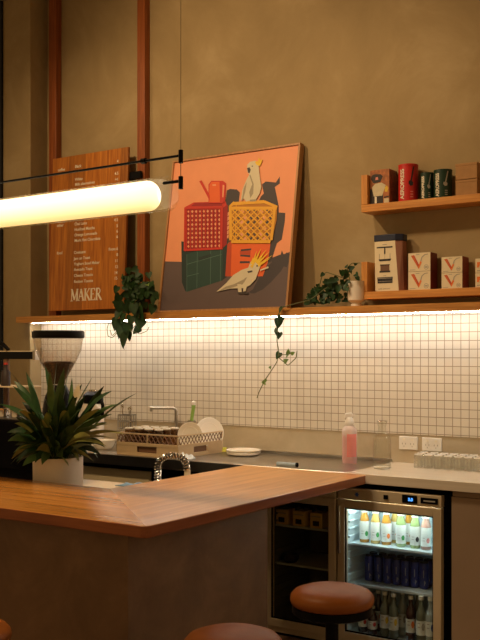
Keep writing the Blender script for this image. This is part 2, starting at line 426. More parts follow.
for bdy, px, py in (('4', 118.5, 162.5), ('4.5', 118.5, 174.5), ('+1', 118.5, 180.5), ('4.5', 118, 221), ('5', 118, 227), ('6', 118, 232.5), ('6', 118, 238),
                    ('From 6', 118, 250), ('8', 118, 256), ('11', 118, 262), ('12', 118, 268), ('14', 117.5, 274), ('15', 117.5, 279.5)): mtext(bdy, px, py, SZ, 'RIGHT')
# MAKER in a serif face cut from strokes
def serif_word(word, o_u, o_v, hgt, wd, parent):
    q = MB()
    def stroke(a, c, t):
        (x0, y0), (x1, y1) = a, c; d = Vector((x1-x0, y1-y0, 0)).normalized(); nx, ny = -d.y*t/2, d.x*t/2
        q.prism([(x0+nx, y0+ny), (x1+nx, y1+ny), (x1-nx, y1-ny), (x0-nx, y0-ny)], (o_u+cx, -.0016, o_v), (1, 0, 0), (0, 0, 1), (0, 1, 0), .0014)
    T, t = hgt*.17, hgt*.075
    def ser(x, y, w=.30): stroke((x-w*hgt/2, y), (x+w*hgt/2, y), hgt*.05)
    cx = 0; h = hgt
    for ch, w in (('M', .95), ('A', .80), ('K', .82), ('E', .68), ('R', .80)):
        W = w*h*.86
        if ch == 'M':
            stroke((.1*W, 0), (.1*W, h), t); stroke((.1*W, h), (.5*W, .08*h), T); stroke((.5*W, .08*h), (.88*W, h), t); stroke((.88*W, 0), (.88*W, h), T); ser(.1*W, 0); ser(.88*W, 0); ser(.1*W, h, .2); ser(.9*W, h, .2)
        elif ch == 'A':
            stroke((.1*W, 0), (.48*W, h), t); stroke((.46*W, h), (.88*W, 0), T); stroke((.25*W, .36*h), (.7*W, .36*h), t); ser(.1*W, 0); ser(.88*W, 0)
        elif ch == 'K':
            stroke((.18*W, 0), (.18*W, h), T); stroke((.22*W, .42*h), (.8*W, h), t); stroke((.38*W, .55*h), (.9*W, 0), T); ser(.18*W, 0); ser(.18*W, h); ser(.8*W, h, .22); ser(.9*W, 0, .22)
        elif ch == 'E':
            stroke((.18*W, 0), (.18*W, h), T); stroke((.1*W, h*.98), (.85*W, h*.98), t); stroke((.18*W, .52*h), (.65*W, .52*h), t); stroke((.1*W, h*.02), (.9*W, h*.02), t)
            stroke((.83*W, h), (.83*W, .8*h), t); stroke((.88*W, 0), (.88*W, .2*h), t)
        elif ch == 'R':
            stroke((.18*W, 0), (.18*W, h), T); ser(.18*W, 0)
            pts = [(.1*W, h*.98), (.5*W, h*.98), (.70*W, .87*h), (.72*W, .73*h), (.6*W, .56*h), (.18*W, .5*h)]
            for a, c in zip(pts, pts[1:]): stroke(a, c, t*1.3)
            stroke((.42*W, .5*h), (.92*W, 0), T); ser(.92*W, 0, .2)
        cx += W*1.02
    return q.build('lettering', 'ink_white', parent)
u0, v0 = uvm(71, 301); serif_word('MAKER', u0, v0, .086, None, menu)

# ================================================================== PAINTING
P0 = Vector((-4.085, 5.03, LZ1)); PW = 1.035; PH = 1.081; plean = math.atan2(.165, 1.068)
art = thing('framed_painting', 'large framed painting of two cockatoos and stacked plastic crates leaning on the ledge', 'painting', P0)
art.rotation_euler = (-plean, 0, 0)
fr = MB(); fw = .014
fr.box((0, 0, 0), (PW, .048, fw)).box((0, 0, PH-fw), (PW, .048, PH)).box((0, 0, fw), (fw, .048, PH-fw)).box((PW-fw, 0, fw), (PW, .048, PH-fw))
fr.build('frame', 'frame', art, bevel=.002)
PN = Vector((0, -math.cos(plean), math.sin(plean))); PV = Vector((0, math.sin(plean), math.cos(plean)))
def uvp(px, py):
    r = ray(px, py); t = PN.dot(P0-Vector((0, 0, H)))/PN.dot(r); p = Vector((0, 0, H))+r*t-P0
    return p.x, p.dot(PV)
pic = MB(); PM = ['pt_'+k for k in ('salmon', 'floorgrey', 'shadow', 'red', 'dred', 'yellow', 'dyellow', 'orange', 'dorange', 'green', 'dgreen', 'lgreen', 'bird', 'birdsh', 'crest', 'beak', 'hole', 'pinkhole')]
PI_ = {k[3:]: i for i, k in enumerate(PM)}
lay = [0]
def clipuv(u, v): return min(max(u, fw), PW-fw), min(max(v, fw), PH-fw)
def pp(col, pts, raw=False):
    """one flat patch of paint; pts in photo pixels, laid on the canvas plane"""
    lay[0] += 1; y = .010-lay[0]*.000035
    uv = pts if raw else [uvp(*p) for p in pts]
    uv = [clipuv(*p) for p in uv]
    pic.mat(PI_[col]); vs = [pic.bm.verts.new((u, y, v)) for u, v in uv]; pic._f(vs)
def pline(col, a, c, w):
    (u0, v0), (u1, v1) = uvp(*a), uvp(*c); d = Vector((u1-u0, v1-v0)).normalized(); n = Vector((-d.y, d.x))*w/2
    pp(col, [(u0+n.x, v0+n.y), (u1+n.x, v1+n.y), (u1-n.x, v1-n.y), (u0-n.x, v0-n.y)], True)
pic.mat(0).box((fw, .0105, fw), (PW-fw, .040, PH-fw))
pp('floorgrey', [(150, 262), (181.5, 261.5), (200, 262), (262, 262), (292, 251), (296, 251), (296, 312), (150, 312)])
# cast shadows
pp('shadow', [(261, 184), (265, 181), (275, 182), (277, 179), (279, 176), (279, 183), (274, 186.5), (276, 196), (278, 206), (278, 212), (284.5, 212.5), (284, 221), (281, 239), (276, 243), (270, 262), (262, 262), (262, 240), (256, 205), (260, 196), (263, 193)])
pp('shadow', [(252, 289), (262, 270), (271, 262), (270, 258), (276, 255.5), (280, 254), (281, 250), (283, 254.5), (286, 252), (290, 253.5), (288, 257), (288, 262), (286, 267), (283, 266), (280, 271), (270, 282), (262, 289), (254, 293), (246, 293)])
pp('shadow', [(226, 190), (229, 188.5), (236, 189), (239, 192), (238, 202), (228, 215), (224, 205)])
pp('hole', [(222, 206), (230, 204), (231, 240), (222, 247)])
pp('pinkhole', [(224, 213), (229, 211), (229, 236), (224, 240)])
for k in range(6): pline('dred', (223.5, 214+k*4.5), (229.5, 210+k*4.5), .006)
# green crate
pp('dgreen', [(180.5, 241), (186, 246), (186, 291.5), (184.5, 291), (181, 282)])
pp('green', [(186, 254), (222, 243), (225, 245), (222, 280), (186, 291.5)])
pp('dgreen', [(180.5, 241), (198, 243), (221, 240), (222, 243), (186, 254)])
pp('dgreen', [(222, 243), (227, 240), (226.5, 276), (221.5, 280)])
for a, c in (((186, 254), (186, 291.5)), ((196.5, 251), (196, 288)), ((210, 247), (209.5, 284)), ((220, 245), (219.5, 281)), ((186, 264), (221, 254)), ((186, 276), (198, 273))): pline('lgreen', a, c, .004)
pp('dgreen', [(198, 257), (210, 253.5), (210, 256.5), (198, 260.5)])
# orange crate
pp('orange', [(226.5, 244), (231, 240), (270, 242), (267, 262), (262, 276), (224.5, 276)])
pp('dorange', [(226.5, 244), (231, 240), (230, 276), (224.5, 276)])
pp('dorange', [(239, 250.5), (250, 250), (249.5, 254.5), (239, 254)])
pp('shadow', [(240, 249), (250.5, 248), (250.5, 249.8), (240, 251)]); pp('shadow', [(239.5, 254.2), (249.5, 254.8), (249.5, 256.8), (239.5, 256)])
pp('shadow', [(239, 260.8), (249, 260.8), (249, 262.8), (239, 263)])
# red crate
pp('red', [(184.5, 206.5), (193, 202), (225, 201), (226, 205), (223, 210), (222, 249), (184, 251)])
pp('dred', [(221.5, 208), (227, 204), (226, 244), (221.5, 248)])
pp('dred', [(190, 206), (194, 202.5), (222, 202), (221, 206)])
pp('dred', [(186, 209), (220, 208.5), (219.5, 247), (186, 249.5)])
for i in range(9):
    for j in range(9):
        x = 187.6+i*3.9; y = 211.3+j*4.35-i*.08
        rr = 1.25 if (i+j) % 3 else 1.0
        pp('pinkhole' if (i*3+j*5) % 4 else 'salmon', [(x-rr, y), (x, y-rr*1.3), (x+rr, y), (x, y+rr*1.3)])
for i in range(10):
    pline('red', (186+i*3.75, 209.5), (186+i*3.75, 249.5 if i < 9 else 247.5), .006)
for a, c in (((184.5, 207), (184, 250.5)), ((221.6, 207), (221, 248.5))): pline('red', a, c, .014)
for a, c in (((184, 208), (222, 206.5)), ((184, 250), (221.5, 248))): pline('red', a, c, .014)
# watering can
pp('red', [(208, 184), (211, 180.5), (222.5, 180.5), (225.5, 183), (224.5, 201), (222, 203), (208, 203)])
pp('orange', [(209, 185), (211, 181.5), (219, 181.5), (219.5, 202), (208.5, 202)])
pp('salmon', [(222.2, 184.5), (224, 185), (223, 197), (221.8, 197)]); pp('salmon', [(212, 184), (215.5, 184), (215.5, 185.6), (212, 185.6)])
pp('red', [(198.8, 181), (201, 180), (209.2, 195), (209.2, 200.5)])
# yellow crate
pp('dyellow', [(229, 207), (233, 202), (262, 200), (277, 206), (276, 220), (272, 239), (268, 243), (232, 243), (228, 238)])
for i in range(6):
    for j in range(6):
        x = 235.2+i*6.4+(3.2 if j % 2 else 0); y = 211.5+j*5.5
        if x < 270.5: pp(('hole', 'shadow', 'pinkhole')[(i*2+j*3) % 3], [(x-2.3, y), (x, y-2.6), (x+2.3, y), (x, y+2.6)])
for k in range(-5, 8):
    for sgn in (1, -1):
        x0 = 231+k*6.4; a = Vector((x0, 208.5)); c = Vector((x0+33*sgn, 241.5)) if sgn > 0 else Vector((x0+6.4-33+20, 241.5))
        if sgn < 0: a = Vector((x0+20, 208.5)); c = Vector((x0-13, 241.5))
        lo, hi = 231.5, 272.5
        ts = [0, 1]
        d = c-a
        t0 = 0; t1 = 1
        for lim, s in ((lo, 1), (hi, -1)):
            f0 = s*(a.x-lim); f1 = s*(c.x-lim)
            if f0 < 0 and f1 < 0: t0 = 2; break
            if f0 < 0: t0 = max(t0, f0/(f0-f1))
            if f1 < 0: t1 = min(t1, f0/(f0-f1))
        if t0 < t1: pline('yellow', tuple(a+d*t0), tuple(a+d*t1), .0085)
for a, c, w in (((229, 208), (276.5, 208), .020), ((232, 203.5), (264, 201.5), .022), ((264, 201.5), (277, 207), .018), ((230, 206), (230.5, 240), .022), ((274.5, 208), (271, 240), .020), ((231, 241.5), (270, 241.5), .020), ((236, 204), (235, 241), .006), ((229.5, 206.5), (234, 202.3), .02)): pline('yellow', a, c, w)
# cockatoo standing on the crate
pp('bird', [(240.5, 201), (242, 190), (246, 180), (249, 174.5), (246.8, 171), (247, 164.5), (250, 161.5), (255, 160.5), (258, 163), (259, 172), (260, 180), (261, 187), (259.5, 193), (256, 199), (254, 201.5), (251, 200), (246, 201.5), (243, 198)])
pp('birdsh', [(249, 175), (254, 172), (257, 178), (255, 190), (250, 198), (249, 192), (252, 184)])
pp('bird', [(250, 174), (256, 170), (259, 178), (257.5, 188), (253, 193), (253.5, 184)])
pp('birdsh', [(241.5, 200), (243.5, 188), (246.5, 182), (245, 192), (242.5, 200)])
pp('birdsh', [(250, 199.5), (256, 199), (256, 201), (249.5, 201.5)])
pp('beak', [(246.8, 168), (249.2, 167), (250.5, 169.5), (249.5, 173), (247.8, 172.6)]); pp('crest', [(254.5, 161.5), (258, 161), (258.5, 157.2), (260, 160), (262.3, 159), (261, 163), (259.5, 166), (256, 164.5)])
pp('beak', [(251.3, 165.8), (252.3, 165.3), (252.8, 166.3), (251.8, 166.8)])
# cockatoo walking on the floor
pp('bird', [(216.3, 291.5), (226, 283), (233, 275), (241, 270), (248, 267.5), (250, 262.5), (253.5, 258.5), (259, 261), (260.5, 265), (258, 272), (255.5, 279), (250, 285), (244, 288), (230, 288.5)])
pp('birdsh', [(218, 291), (229, 284.5), (240, 280), (247, 277), (243, 284), (232, 287.5)])
pp('bird', [(224, 287), (233, 278), (242, 272), (248, 272), (244, 279), (234, 284)])
pp('bird', [(237, 284), (241, 284), (241.5, 292), (238, 292)]); pp('bird', [(243, 283), (248, 280), (245.5, 291), (243, 291.5)])
pp('beak', [(237, 292), (248, 292.3), (248, 294), (238, 293.6)]); pp('beak', [(247, 271.2), (252, 270.2), (252.2, 272), (248, 273)]); pp('beak', [(256.2, 265), (257.6, 265), (257.6, 266.6), (256.2, 266.6)])
for tx, ty, bx, by, w in ((253, 257, 251.5, 264, .022), (256.5, 250.5, 253, 263, .022), (261, 248, 254.5, 262, .022), (266.5, 249, 256, 263, .022), (270, 251, 257, 263.5, .020), (273, 254.5, 258, 265, .018), (271, 257.5, 258, 266, .014), (255, 262, 251, 267, .024)):
    (u0, v0), (u1, v1) = uvp(tx, ty), uvp(bx, by); d = Vector((u1-u0, v1-v0)).normalized(); n = Vector((-d.y, d.x))*w/2
    pp('crest', [(u0, v0), (u1+n.x, v1+n.y), (u1-n.x, v1-n.y)], True)
pp('bird', [(260, 269.5), (268, 266.3), (268.5, 268), (260, 271)])
pic.build('picture', PM, art, auto=False)

# ================================================================== TRAY SHELVES AND GOODS
SY = 5.093; SX0 = xY(361.2, SY); SX1 = SX0+1.9
def tray(label, z0, zend):
    t = thing('wall_shelf', label, 'shelf', (SX0, (SY+YW)/2, z0))
    d0, d1 = SY-(SY+YW)/2, YW-.001-(SY+YW)/2
    MB().box((0, d0, 0), (SX1-SX0, d1, .045)).build('shelf_board', 'shelfwood', t, bevel=.002)
    MB().box((0, d0, .0455), (.040, d1, zend-z0)).build('end_board', 'shelfend', t, bevel=.002)
    return t
UZ = 2.455; LZ = 1.933
tray('short timber wall shelf holding red and green cans, topmost of the two', UZ, onY(361, 175.3, SY).z)
tray('timber tray shelf holding cream cartons, just above the long ledge', LZ, onY(361, 262, SY).z)
UT, LT = UZ+.0455, LZ+.0455
def Q(name, mats, parent, pts, o, ex, ey, ez, th=.0006):   # small printed patches
    q = MB()
    for mi, pl in pts: q.mat(mi).prism(pl, o, ex, ey, ez, th)
    return q.build(name, mats, parent)
EX, EZ, EYN = (1, 0, 0), (0, 0, 1), (0, -1, 0)
# coffee filter box
YB = 5.125
x0, x1 = xY(366.5, YB), xY(385.5, YB); h = .205; w = .125
x0 = SX0+.044; FS = w/.102; FZ = h/.150
t = thing('filter_box', 'brown printed box showing a coffee filter, at the end of the upper shelf', 'box', (x0, YB, UT))
MB().mat(0).box((0, 0, 0), (w, .112, h)).build('carton', ['photo_side'], t, bevel=.0015)
def fs(pts): return [(a*FS, c*FZ) for a, c in pts]
Q('print', ['photo_brown'], t, [(0, [(0, 0), (w, 0), (w, h), (0, h)])], (0, -.0007, 0), EX, EZ, EYN)
Q('print', ['photo_brown', 'photo_dark', 'photo_cream', 'ink_white', 'ink_yellow'], t, [
    (1, fs([(.004, .112), (.01, .128), (.02, .132), (.055, .130), (.068, .12), (.055, .095), (.02, .092)])),
    (1, fs([(.0, .0), (.07, 0), (.07, .045), (.0, .07)])),
    (4, fs([(.078, .052), (.092, .05), (.097, .065), (.090, .078), (.079, .07)])), (2, fs([(.074, .0), (.1, .0), (.1, .022), (.074, .022)])), (1, fs([(.074, .024), (.1, .026), (.1, .032), (.074, .03)]))], (0, -.0014, 0), EX, EZ, EYN)
Q('print', ['photo_cream', 'ink_white', 'ink_yellow', 'ink_pink'], t, [(0, fs([(.020, .035), (.065, .035), (.084, .080), (.062, .092), (.030, .090), (.010, .076)])),
    (1, fs([(.025, .004), (.036, .004), (.036, .032), (.025, .035)])), (3, fs([(.028, .106), (.044, .106), (.042, .118), (.031, .118)]))], (0, -.0021, 0), EX, EZ, EYN)
# card tubes with lettering
def card_tube(name, label, cxp, wpx, ztop, mat, group, Y=5.17, word='AEROPRESS'):
    r = wpx/ppm(cxp, Y)/2; p = onY(cxp, ztop, Y); hh = p.z-UT
    t = thing(name, label, 'can', (p.x, Y, UT), 0, group)
    MB().lathe([(r, 0), (r, hh-.012)], n=28).build('body', mat, t)
    MB().lathe([(r+.0015, hh-.012), (r+.0015, hh-.001), (r-.002, hh)], n=28).build('lid', mat, t)
    ang = math.atan2(-(p.y), -(p.x))      # towards the viewer
    dv = Vector((math.cos(ang), math.sin(ang), 0)); sd = Vector((-dv.y, dv.x, 0))
    # lettering wrapped on the curve: reading upwards
    o = text_mesh(word, r*.62, 'lettering', 'ink_white', t, (0, 0, 0), (0, 1, 0), (1, 0, 0), .0002, 'LEFT', .0010)
    me = o.data
    wmax = max(v.co.y for v in me.vertices)
    for v in me.vertices:
        a = v.co.x; c = v.co.y/wmax*hh*.80; zz = v.co.z
        th = ang-.45-(.0)-a/r*1.0
        rad = r+.0012+zz
        v.co = Vector((math.cos(th)*rad, math.sin(th)*rad, .06*hh+c))
    q = MB()
    def arc(pts):
        vs = []
        for a, z in pts:
            th = ang+a; vs.append(q.bm.verts.new((math.cos(th)*(r+.0012), math.sin(th)*(r+.0012), z*hh)))
        q._f(vs)
    q.mat(0)
    for k in range(6):
        a0 = .18+.05*k; arc([(a0, .50+.07*k), (a0+.14, .50+.07*k), (a0+.19, .57+.07*k), (a0+.05, .57+.07*k)])
    arc([(.02, .47), (.20, .40), (.46, .42), (.5, .5), (.3, .55), (.06, .54)])
    q.mat(1)
    for k in range(3): arc([(.2, .10+.07*k), (.5, .10+.07*k), (.5, .125+.07*k), (.2, .125+.07*k)])
    q.build('print', ['ink_black' if 'red' in mat else 'ink_grey', 'ink_pink' if 'red' in mat else 'ink_grey'], t)
    return t
card_tube('card_canister', 'tall red card canister with white lettering up its side on the upper shelf', 408.3, 19.5, 165.2, 'tube_red', None)
card_tube('card_canister', 'short dark green canister next to the red one', 427, 13, 173.2, 'tube_green', None)
card_tube('card_canister', 'larger dark green canister next to the brown kraft boxes', 443, 18, 170.3, 'tube_green', None)
# kraft boxes
for i in range(2):
    Yk = 5.13; xk = xY(455.5, Yk); hk = .091
    t = thing('kraft_box', ['brown kraft box on the upper shelf, lower of the stacked pair', 'brown kraft box on the upper shelf, topmost of the stacked pair'][i], 'box', (xk, Yk, UT+i*(hk+.003)), 0, 'kraft boxes on the upper shelf')
    MB().box((0, 0, 0), (.127, .10, hk-.012)).build('carton', 'kraft', t, bevel=.002)
    MB().box((-.0015, -.0015, hk-.0145), (.1285, .1015, hk)).build('lid', 'kraft', t, bevel=.002)

# tall tapering box with navy lid
Yt = 5.135; xa, xb = xY(374.5, Yt), xY(396.5, Yt); ht = onY(385, 234.5, Yt).z-LT
w = xb-xa; dep = .085
t = thing('brewer_box', 'tall cream box with a navy lid and a drawing of a coffee brewer', 'box', (xa, Yt, LT))
q = MB()
hh = ht-.040
A = [(.006, 0), (w*1.10, 0), (w*1.25, .03), (w*1.25, dep), (.006, dep)]; B = [(0, 0), (w*.93, 0), (w*1.17, .03), (w*1.17, dep), (0, dep)]
va = [q.bm.verts.new((x, y, 0)) for x, y in A]; vb = [q.bm.verts.new((x, y, hh)) for x, y in B]
q._f(va[::-1]); q._f(vb)
for i in range(5):
    q.mat(1 if i in (1, 2) else 0); q._f([va[i], va[(i+1) % 5], vb[(i+1) % 5], vb[i]])
q.build('carton', ['carton', 'carton_rose'], t)
q = MB(); pts = [(-.003, -.003), (w*.95, -.003), (w*1.21, .029), (w*1.21, dep+.002), (-.003, dep+.002)]
q.prism(pts, (0, 0, hh+.0005), (1, 0, 0), (0, 1, 0), (0, 0, 1), .040); q.build('lid', 'navy', t, bevel=.004)
cx = w*.47
def R4(x0, x1, z0, z1, s=0): return [(x0, z0), (x1, z0), (x1+s, z1), (x0-s, z1)]
Q('print', ['ink_black', 'ink_grey', 'lattice'], t, [
    (0, R4(cx-.052, cx+.050, hh-.040, hh-.032)), (0, R4(cx-.004, cx+.004, hh-.076, hh-.040)), (1, R4(cx-.014, cx+.014, hh-.022, hh-.018)),
    (0, R4(cx-.034, cx+.036, hh-.118, hh-.106, .006)), (1, R4(cx-.001, cx+.001, hh-.106, hh-.076)),
    (1, R4(cx-.036, cx-.033, hh-.106, hh-.074)), (1, R4(cx+.033, cx+.036, hh-.106, hh-.074)),
    (0, R4(cx-.034, cx+.036, hh-.186, hh-.176)), (2, R4(cx-.028, cx+.030, hh-.176, hh-.140)), (0, R4(cx-.030, cx+.032, hh-.144, hh-.138)),
    (1, R4(cx-.008, cx+.010, hh-.207, hh-.204)), (0, R4(cx-.046, cx+.050, hh-.250, hh-.214, .002))], (0, -.0007, 0), EX, EZ, EYN)
Q('print', ['ink_grey'], t, [(0, R4(cx-.043, cx+.047, hh-.222, hh-.219)), (0, R4(cx-.043, cx+.047, hh-.240, hh-.238))], (0, -.0014, 0), EX, EZ, EYN)
text_mesh('cafe brewer', .016, 'lettering', 'ink_grey', t, (cx-.042, -.0008, .012), EX, EZ, .0002)
# V cartons
Yv = 5.125
def vbox(label, xp, k, sc_=1.0, zs=1.0):
    wv = .138*sc_; hv = .107*zs
    t = thing('dripper_carton', label, 'box', (xY(xp, Yv), Yv, LT+k*(hv+.002)), 0, 'cream and red cartons on the lower shelf')
    q = MB(); q.mat(1).box((0, .0013, 0), (wv, .10, hv)).mat(0).box((0, 0, 0), (wv-.001, .0012, hv)).build('carton', ['carton', 'carton_red'], t)
    P = lambda pts: [(a*sc_, c*zs) for a, c in pts]
    Q('print', ['ink_orange', 'ink_grey', 'ink_red', 'ink_black', 'ink_rust'], t, [
        (4, P([(.017, .092), (.034, .094), (.064, .028), (.066, .012)])), (2, P([(.034, .094), (.038, .093), (.068, .035), (.064, .028)])),
        (0, P([(.066, .012), (.084, .050), (.076, .060), (.064, .032)])),
        (1, P([(.076, .058), (.083, .081), (.102, .096), (.122, .098), (.122, .094), (.104, .092), (.087, .078), (.081, .056)])),
        (1, P([(.010, .008), (.045, .008), (.045, .0105), (.010, .0105)])), (1, P([(.048, .095), (.07, .095), (.07, .098), (.048, .098)]))], (0, -.0007, 0), EX, EZ, EYN)
    q = MB(); q.lathe([(.0145*zs, 0), (.0145*zs, .0007), (.0115*zs, .0007), (.0115*zs, 0)], (.112*sc_, 0, .022*zs), 20, (0, -1, 0), False, False)
    q.prism(P([(.104, .018), (.120, .018), (.120, .026), (.104, .026)]), (0, -.0003, 0), EX, EZ, EYN, .0006)
    q.build('stamp', 'ink_grey', t)
M['ink_rust'] = plain('rust_ink', (.62, .13, .03), .6)
vbox('cream and red carton beside the tall box, lower of its stack', 408.3, 0)
vbox('cream and red carton beside the tall box, topmost of its stack', 408.3, 1)
vbox('cream and red carton in the middle stack of the lower shelf, underneath', 441.6, 0, .90, .84)
vbox('cream and red carton in the middle stack of the lower shelf, on top', 441.6, 1, .90, .84)
for k in range(2):
    t = thing('plain_carton', ['plain cream carton at the outer end of the lower shelf, underneath', 'plain cream carton at the outer end of the lower shelf, on top'][k], 'box', (xY(475.3, Yv), Yv, LT+k*.082))
    MB().box((0, 0, 0), (.14, .1, .08)).build('carton', 'carton', t, bevel=.001)
    Q('print', ['ink_orange', 'ink_grey'], t, [(0, [(.01, .03), (.02, .03), (.03, .06), (.01, .06)]), (1, R4(.01, .06, .01, .014))], (0, -.0007, 0), EX, EZ, EYN)

# ================================================================== BAR
XB, YB0 = -2.258, 2.714; XI, YI = -3.05, 3.395; BEND = 4.552; TH = .047; ZB = ZC-TH
bar = thing('bar_counter', 'L-shaped bar with a thick orange timber top and dark rendered front', 'counter', (XB, YB0, 0))
def bx(x, y): return (x-XB, y-YB0)
rc = .035
arc_pts = [(XB-rc+rc*math.sin(a), YB0+rc-rc*math.cos(a)) for a in [i*PI/2/6 for i in range(7)]]
arc_end = [(XB-.03+.03*math.cos(a), BEND-.03+.03*math.sin(a)) for a in [i*PI/2/6 for i in range(7)]]
ib = .05
front_leg = [bx(XL+1.5, YB0)]+[bx(*p) for p in arc_pts[:4]]+[bx(XI, YI), bx(XL+1.5, YI)]
side_leg = [bx(*p) for p in arc_pts[3:]]+[bx(*p) for p in arc_end]+[bx(XI, BEND), bx(XI, YI)]
q = MB()
def slab(q, pts, z0, z1, mt, me_):
    n = len(pts); A = [q.bm.verts.new((x, y, z0)) for x, y in pts]; B = [q.bm.verts.new((x, y, z1)) for x, y in pts]
    q.mat(mt); q._f(B)
    q.mat(me_); q._f(A[::-1])
    for i in range(n): q._f([A[i], A[(i+1) % n], B[(i+1) % n], B[i]])
# the two lengths are mitred at the corner: one continuous worktop
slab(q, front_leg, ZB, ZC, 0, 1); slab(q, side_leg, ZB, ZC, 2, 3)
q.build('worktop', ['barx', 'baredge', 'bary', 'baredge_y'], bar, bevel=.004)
BX1, BY0, BY1 = -2.50, 2.89, 3.94
q = MB(); pts = [bx(XL+1.5, BY0), bx(BX1, BY0), bx(BX1, BY1), bx(-3.0, BY1), bx(-3.0, 3.35), bx(XL+1.5, 3.35)]
q.prism(pts, (0, 0, 0), (1, 0, 0), (0, 1, 0), (0, 0, 1), ZB-.001)
q.build('rendered_base', 'barwall', bar, bevel=.003)

# ---- work bench behind the bar
bench = thing('work_bench', 'pale low work bench hidden behind the long side of the bar', 'bench', (-4.5, 3.8, 0))
MB().box((-3.0, 3.42-3.8, .83), (-3.33+4.5, 4.14-3.8, .86)).build('bench_top', 'pale', bench)
MB().box((-2.9, 3.46-3.8, 0), (-3.38+4.5, 4.10-3.8, .8295)).build('bench_base', 'blackmat', bench)
rs = thing('rinse_station', 'dark steel rinse sink tucked into the inner corner of the bar', 'sink', (-3.19, 3.75, 0))
q = MB().box((-.135, -.32, 0), (.132, .32, .80)); q.build('cabinet', 'blackmat', rs)
q = MB()
q.box((-.135, -.32, .801), (.132, -.26, .86)).box((-.135, .26, .801), (.132, .32, .86)).box((-.135, -.26, .801), (-.10, .26, .86)).box((.10, -.26, .801), (.132, .26, .86)).build('basin', 'steel_dark', rs, bevel=.003)

# ---- spring tap
pb = onY(166, 482, 4.05)
tap = thing('spring_tap', 'chrome spring tap curving up beyond the bar top', 'tap', (pb.x, 4.05, .861))
tap.location.y = 3.98; tap.rotation_euler = (0, 0, math.radians(48))
k = 1/ppm(165, 4.05)
pth = []
hz = H-(455-355)*k-.861      # height of the arch top
for i in range(6): pth.append((0, 0, .01+i*(hz-.06)/5))
r0 = .078
for i in range(1, 13):
    a = i*PI*0.98/12; pth.append((r0-r0*math.cos(a), 0, hz-.05+math.sin(a)*.052))
pth.append((2*r0+.004, 0, hz-.08))
MB().tube(pth, .010, 10).build('hose', 'steel_dark', tap)
# spring coil following the hose
def resample(P, n):
    P = [Vector(p) for p in P]; L = [0]
    for a, c in zip(P, P[1:]): L.append(L[-1]+(c-a).length)
    out = []
    for i in range(n):
        s = L[-1]*i/(n-1); j = max(x for x in range(len(L)) if L[x] <= s+1e-9); j = min(j, len(P)-2)
        out.append(P[j].lerp(P[j+1], (s-L[j])/(L[j+1]-L[j])))
    return out
rs_ = resample(pth, 260); coil = []
for i, p in enumerate(rs_):
    t_ = (rs_[min(i+1, 259)]-rs_[max(i-1, 0)]).normalized(); e1 = Vector((0, 1, 0)); e2 = t_.cross(e1).normalized(); a = i*2*PI*24/260
    coil.append(p+(e1*math.cos(a)+e2*math.sin(a))*.0170)
MB().tube(coil, .0042, 6).build('spring', 'chrome', tap)
e = Vector(pth[-1])
MB().lathe([(.010, 0), (.017, -.01), (.018, -.07), (.024, -.085), (.024, -.10), (0, -.10)], tuple(e+Vector((.002, 0, .01))), 16).build('spray_head', 'pale', tap)
MB().lathe([(.030, 0), (.030, .012), (.018, .02), (.018, .06), (.012, .065), (0, .065)], (0, 0, 0), 20).build('base', 'chrome', tap)

# ================================================================== BACK COUNTER
YC = 4.57
XS = xY(345, YC)               # where steel meets the pale top
ct = thing('back_counter', 'long steel worktop running along the tiled wall', 'counter', (-4, 4.88, 0))
MB().box((-1.33, YC-.006-4.88, ZC-.066), (XS+4-.002, YC-.0005-4.88, ZC-.004)).build('dark_edge_strip', 'steel_dark', ct)  # added strip: dark reflection on the steel edge put into its colour
MB().box((-1.33, YC-4.88, ZC-.065), (XS+4-.001, YT-.001-4.88, ZC)).build('worktop', 'steel', ct, bevel=.004)
MB().box((-1.33, YT-.018-4.88, ZC+.0005), (XS+4-.01, YT-.0015-4.88, ZC+.018)).build('upstand', 'steel', ct)
q = MB().box((-1.33, YT-.04-4.88, .0), (-2.97+4, YT-.01-4.88, ZC-.07)); q.build('back_panel', 'void', ct)
cb = thing('base_cabinet', 'cream fronted base cabinet below the steel worktop', 'cabinet', (-4.4, 4.85, 0))
xe = xY(150, 4.62)
MB().box((-.93, 4.64-4.85, .08), (xe+4.4, 5.14-4.85, ZC-.066)).build('body', 'blackmat', cb)
for a, c in ((-.92, -.45), (-.445, -.03), (-.025, xe+4.4)):
    MB().box((a, 4.62-4.85, .10), (c-.004, 4.639-4.85, ZC-.10)).build('door', 'cream', cb, bevel=.0015)
ct2 = thing('timber_counter', 'pale timber worktop over the two drinks fridges', 'counter', (-1.5, 4.88, 0))
MB().box((XS+1.5, YC-4.88, ZC-.052), (1.5+.8, YT-.001-4.88, ZC)).build('worktop', 'stone', ct2, bevel=.003)
xp = xY(451.6, YC+.03)
MB().box((xp+1.5, YC+.03-4.88, 0), (2.3, YC+.05-4.88, ZC-.085)).build('front_panel', 'panel', ct2)
MB().box((xp+1.5, YC+.045-4.88, ZC-.084), (2.3, YC+.06-4.88, ZC-.053)).build('shadow_rail', 'panel', ct2)
MB().box((xp+1.5+.001, YC+.051-4.88, 0), (xp+1.5+.02, 5.15-4.88, ZC-.086)).build('side_panel', 'blackmat', ct2)

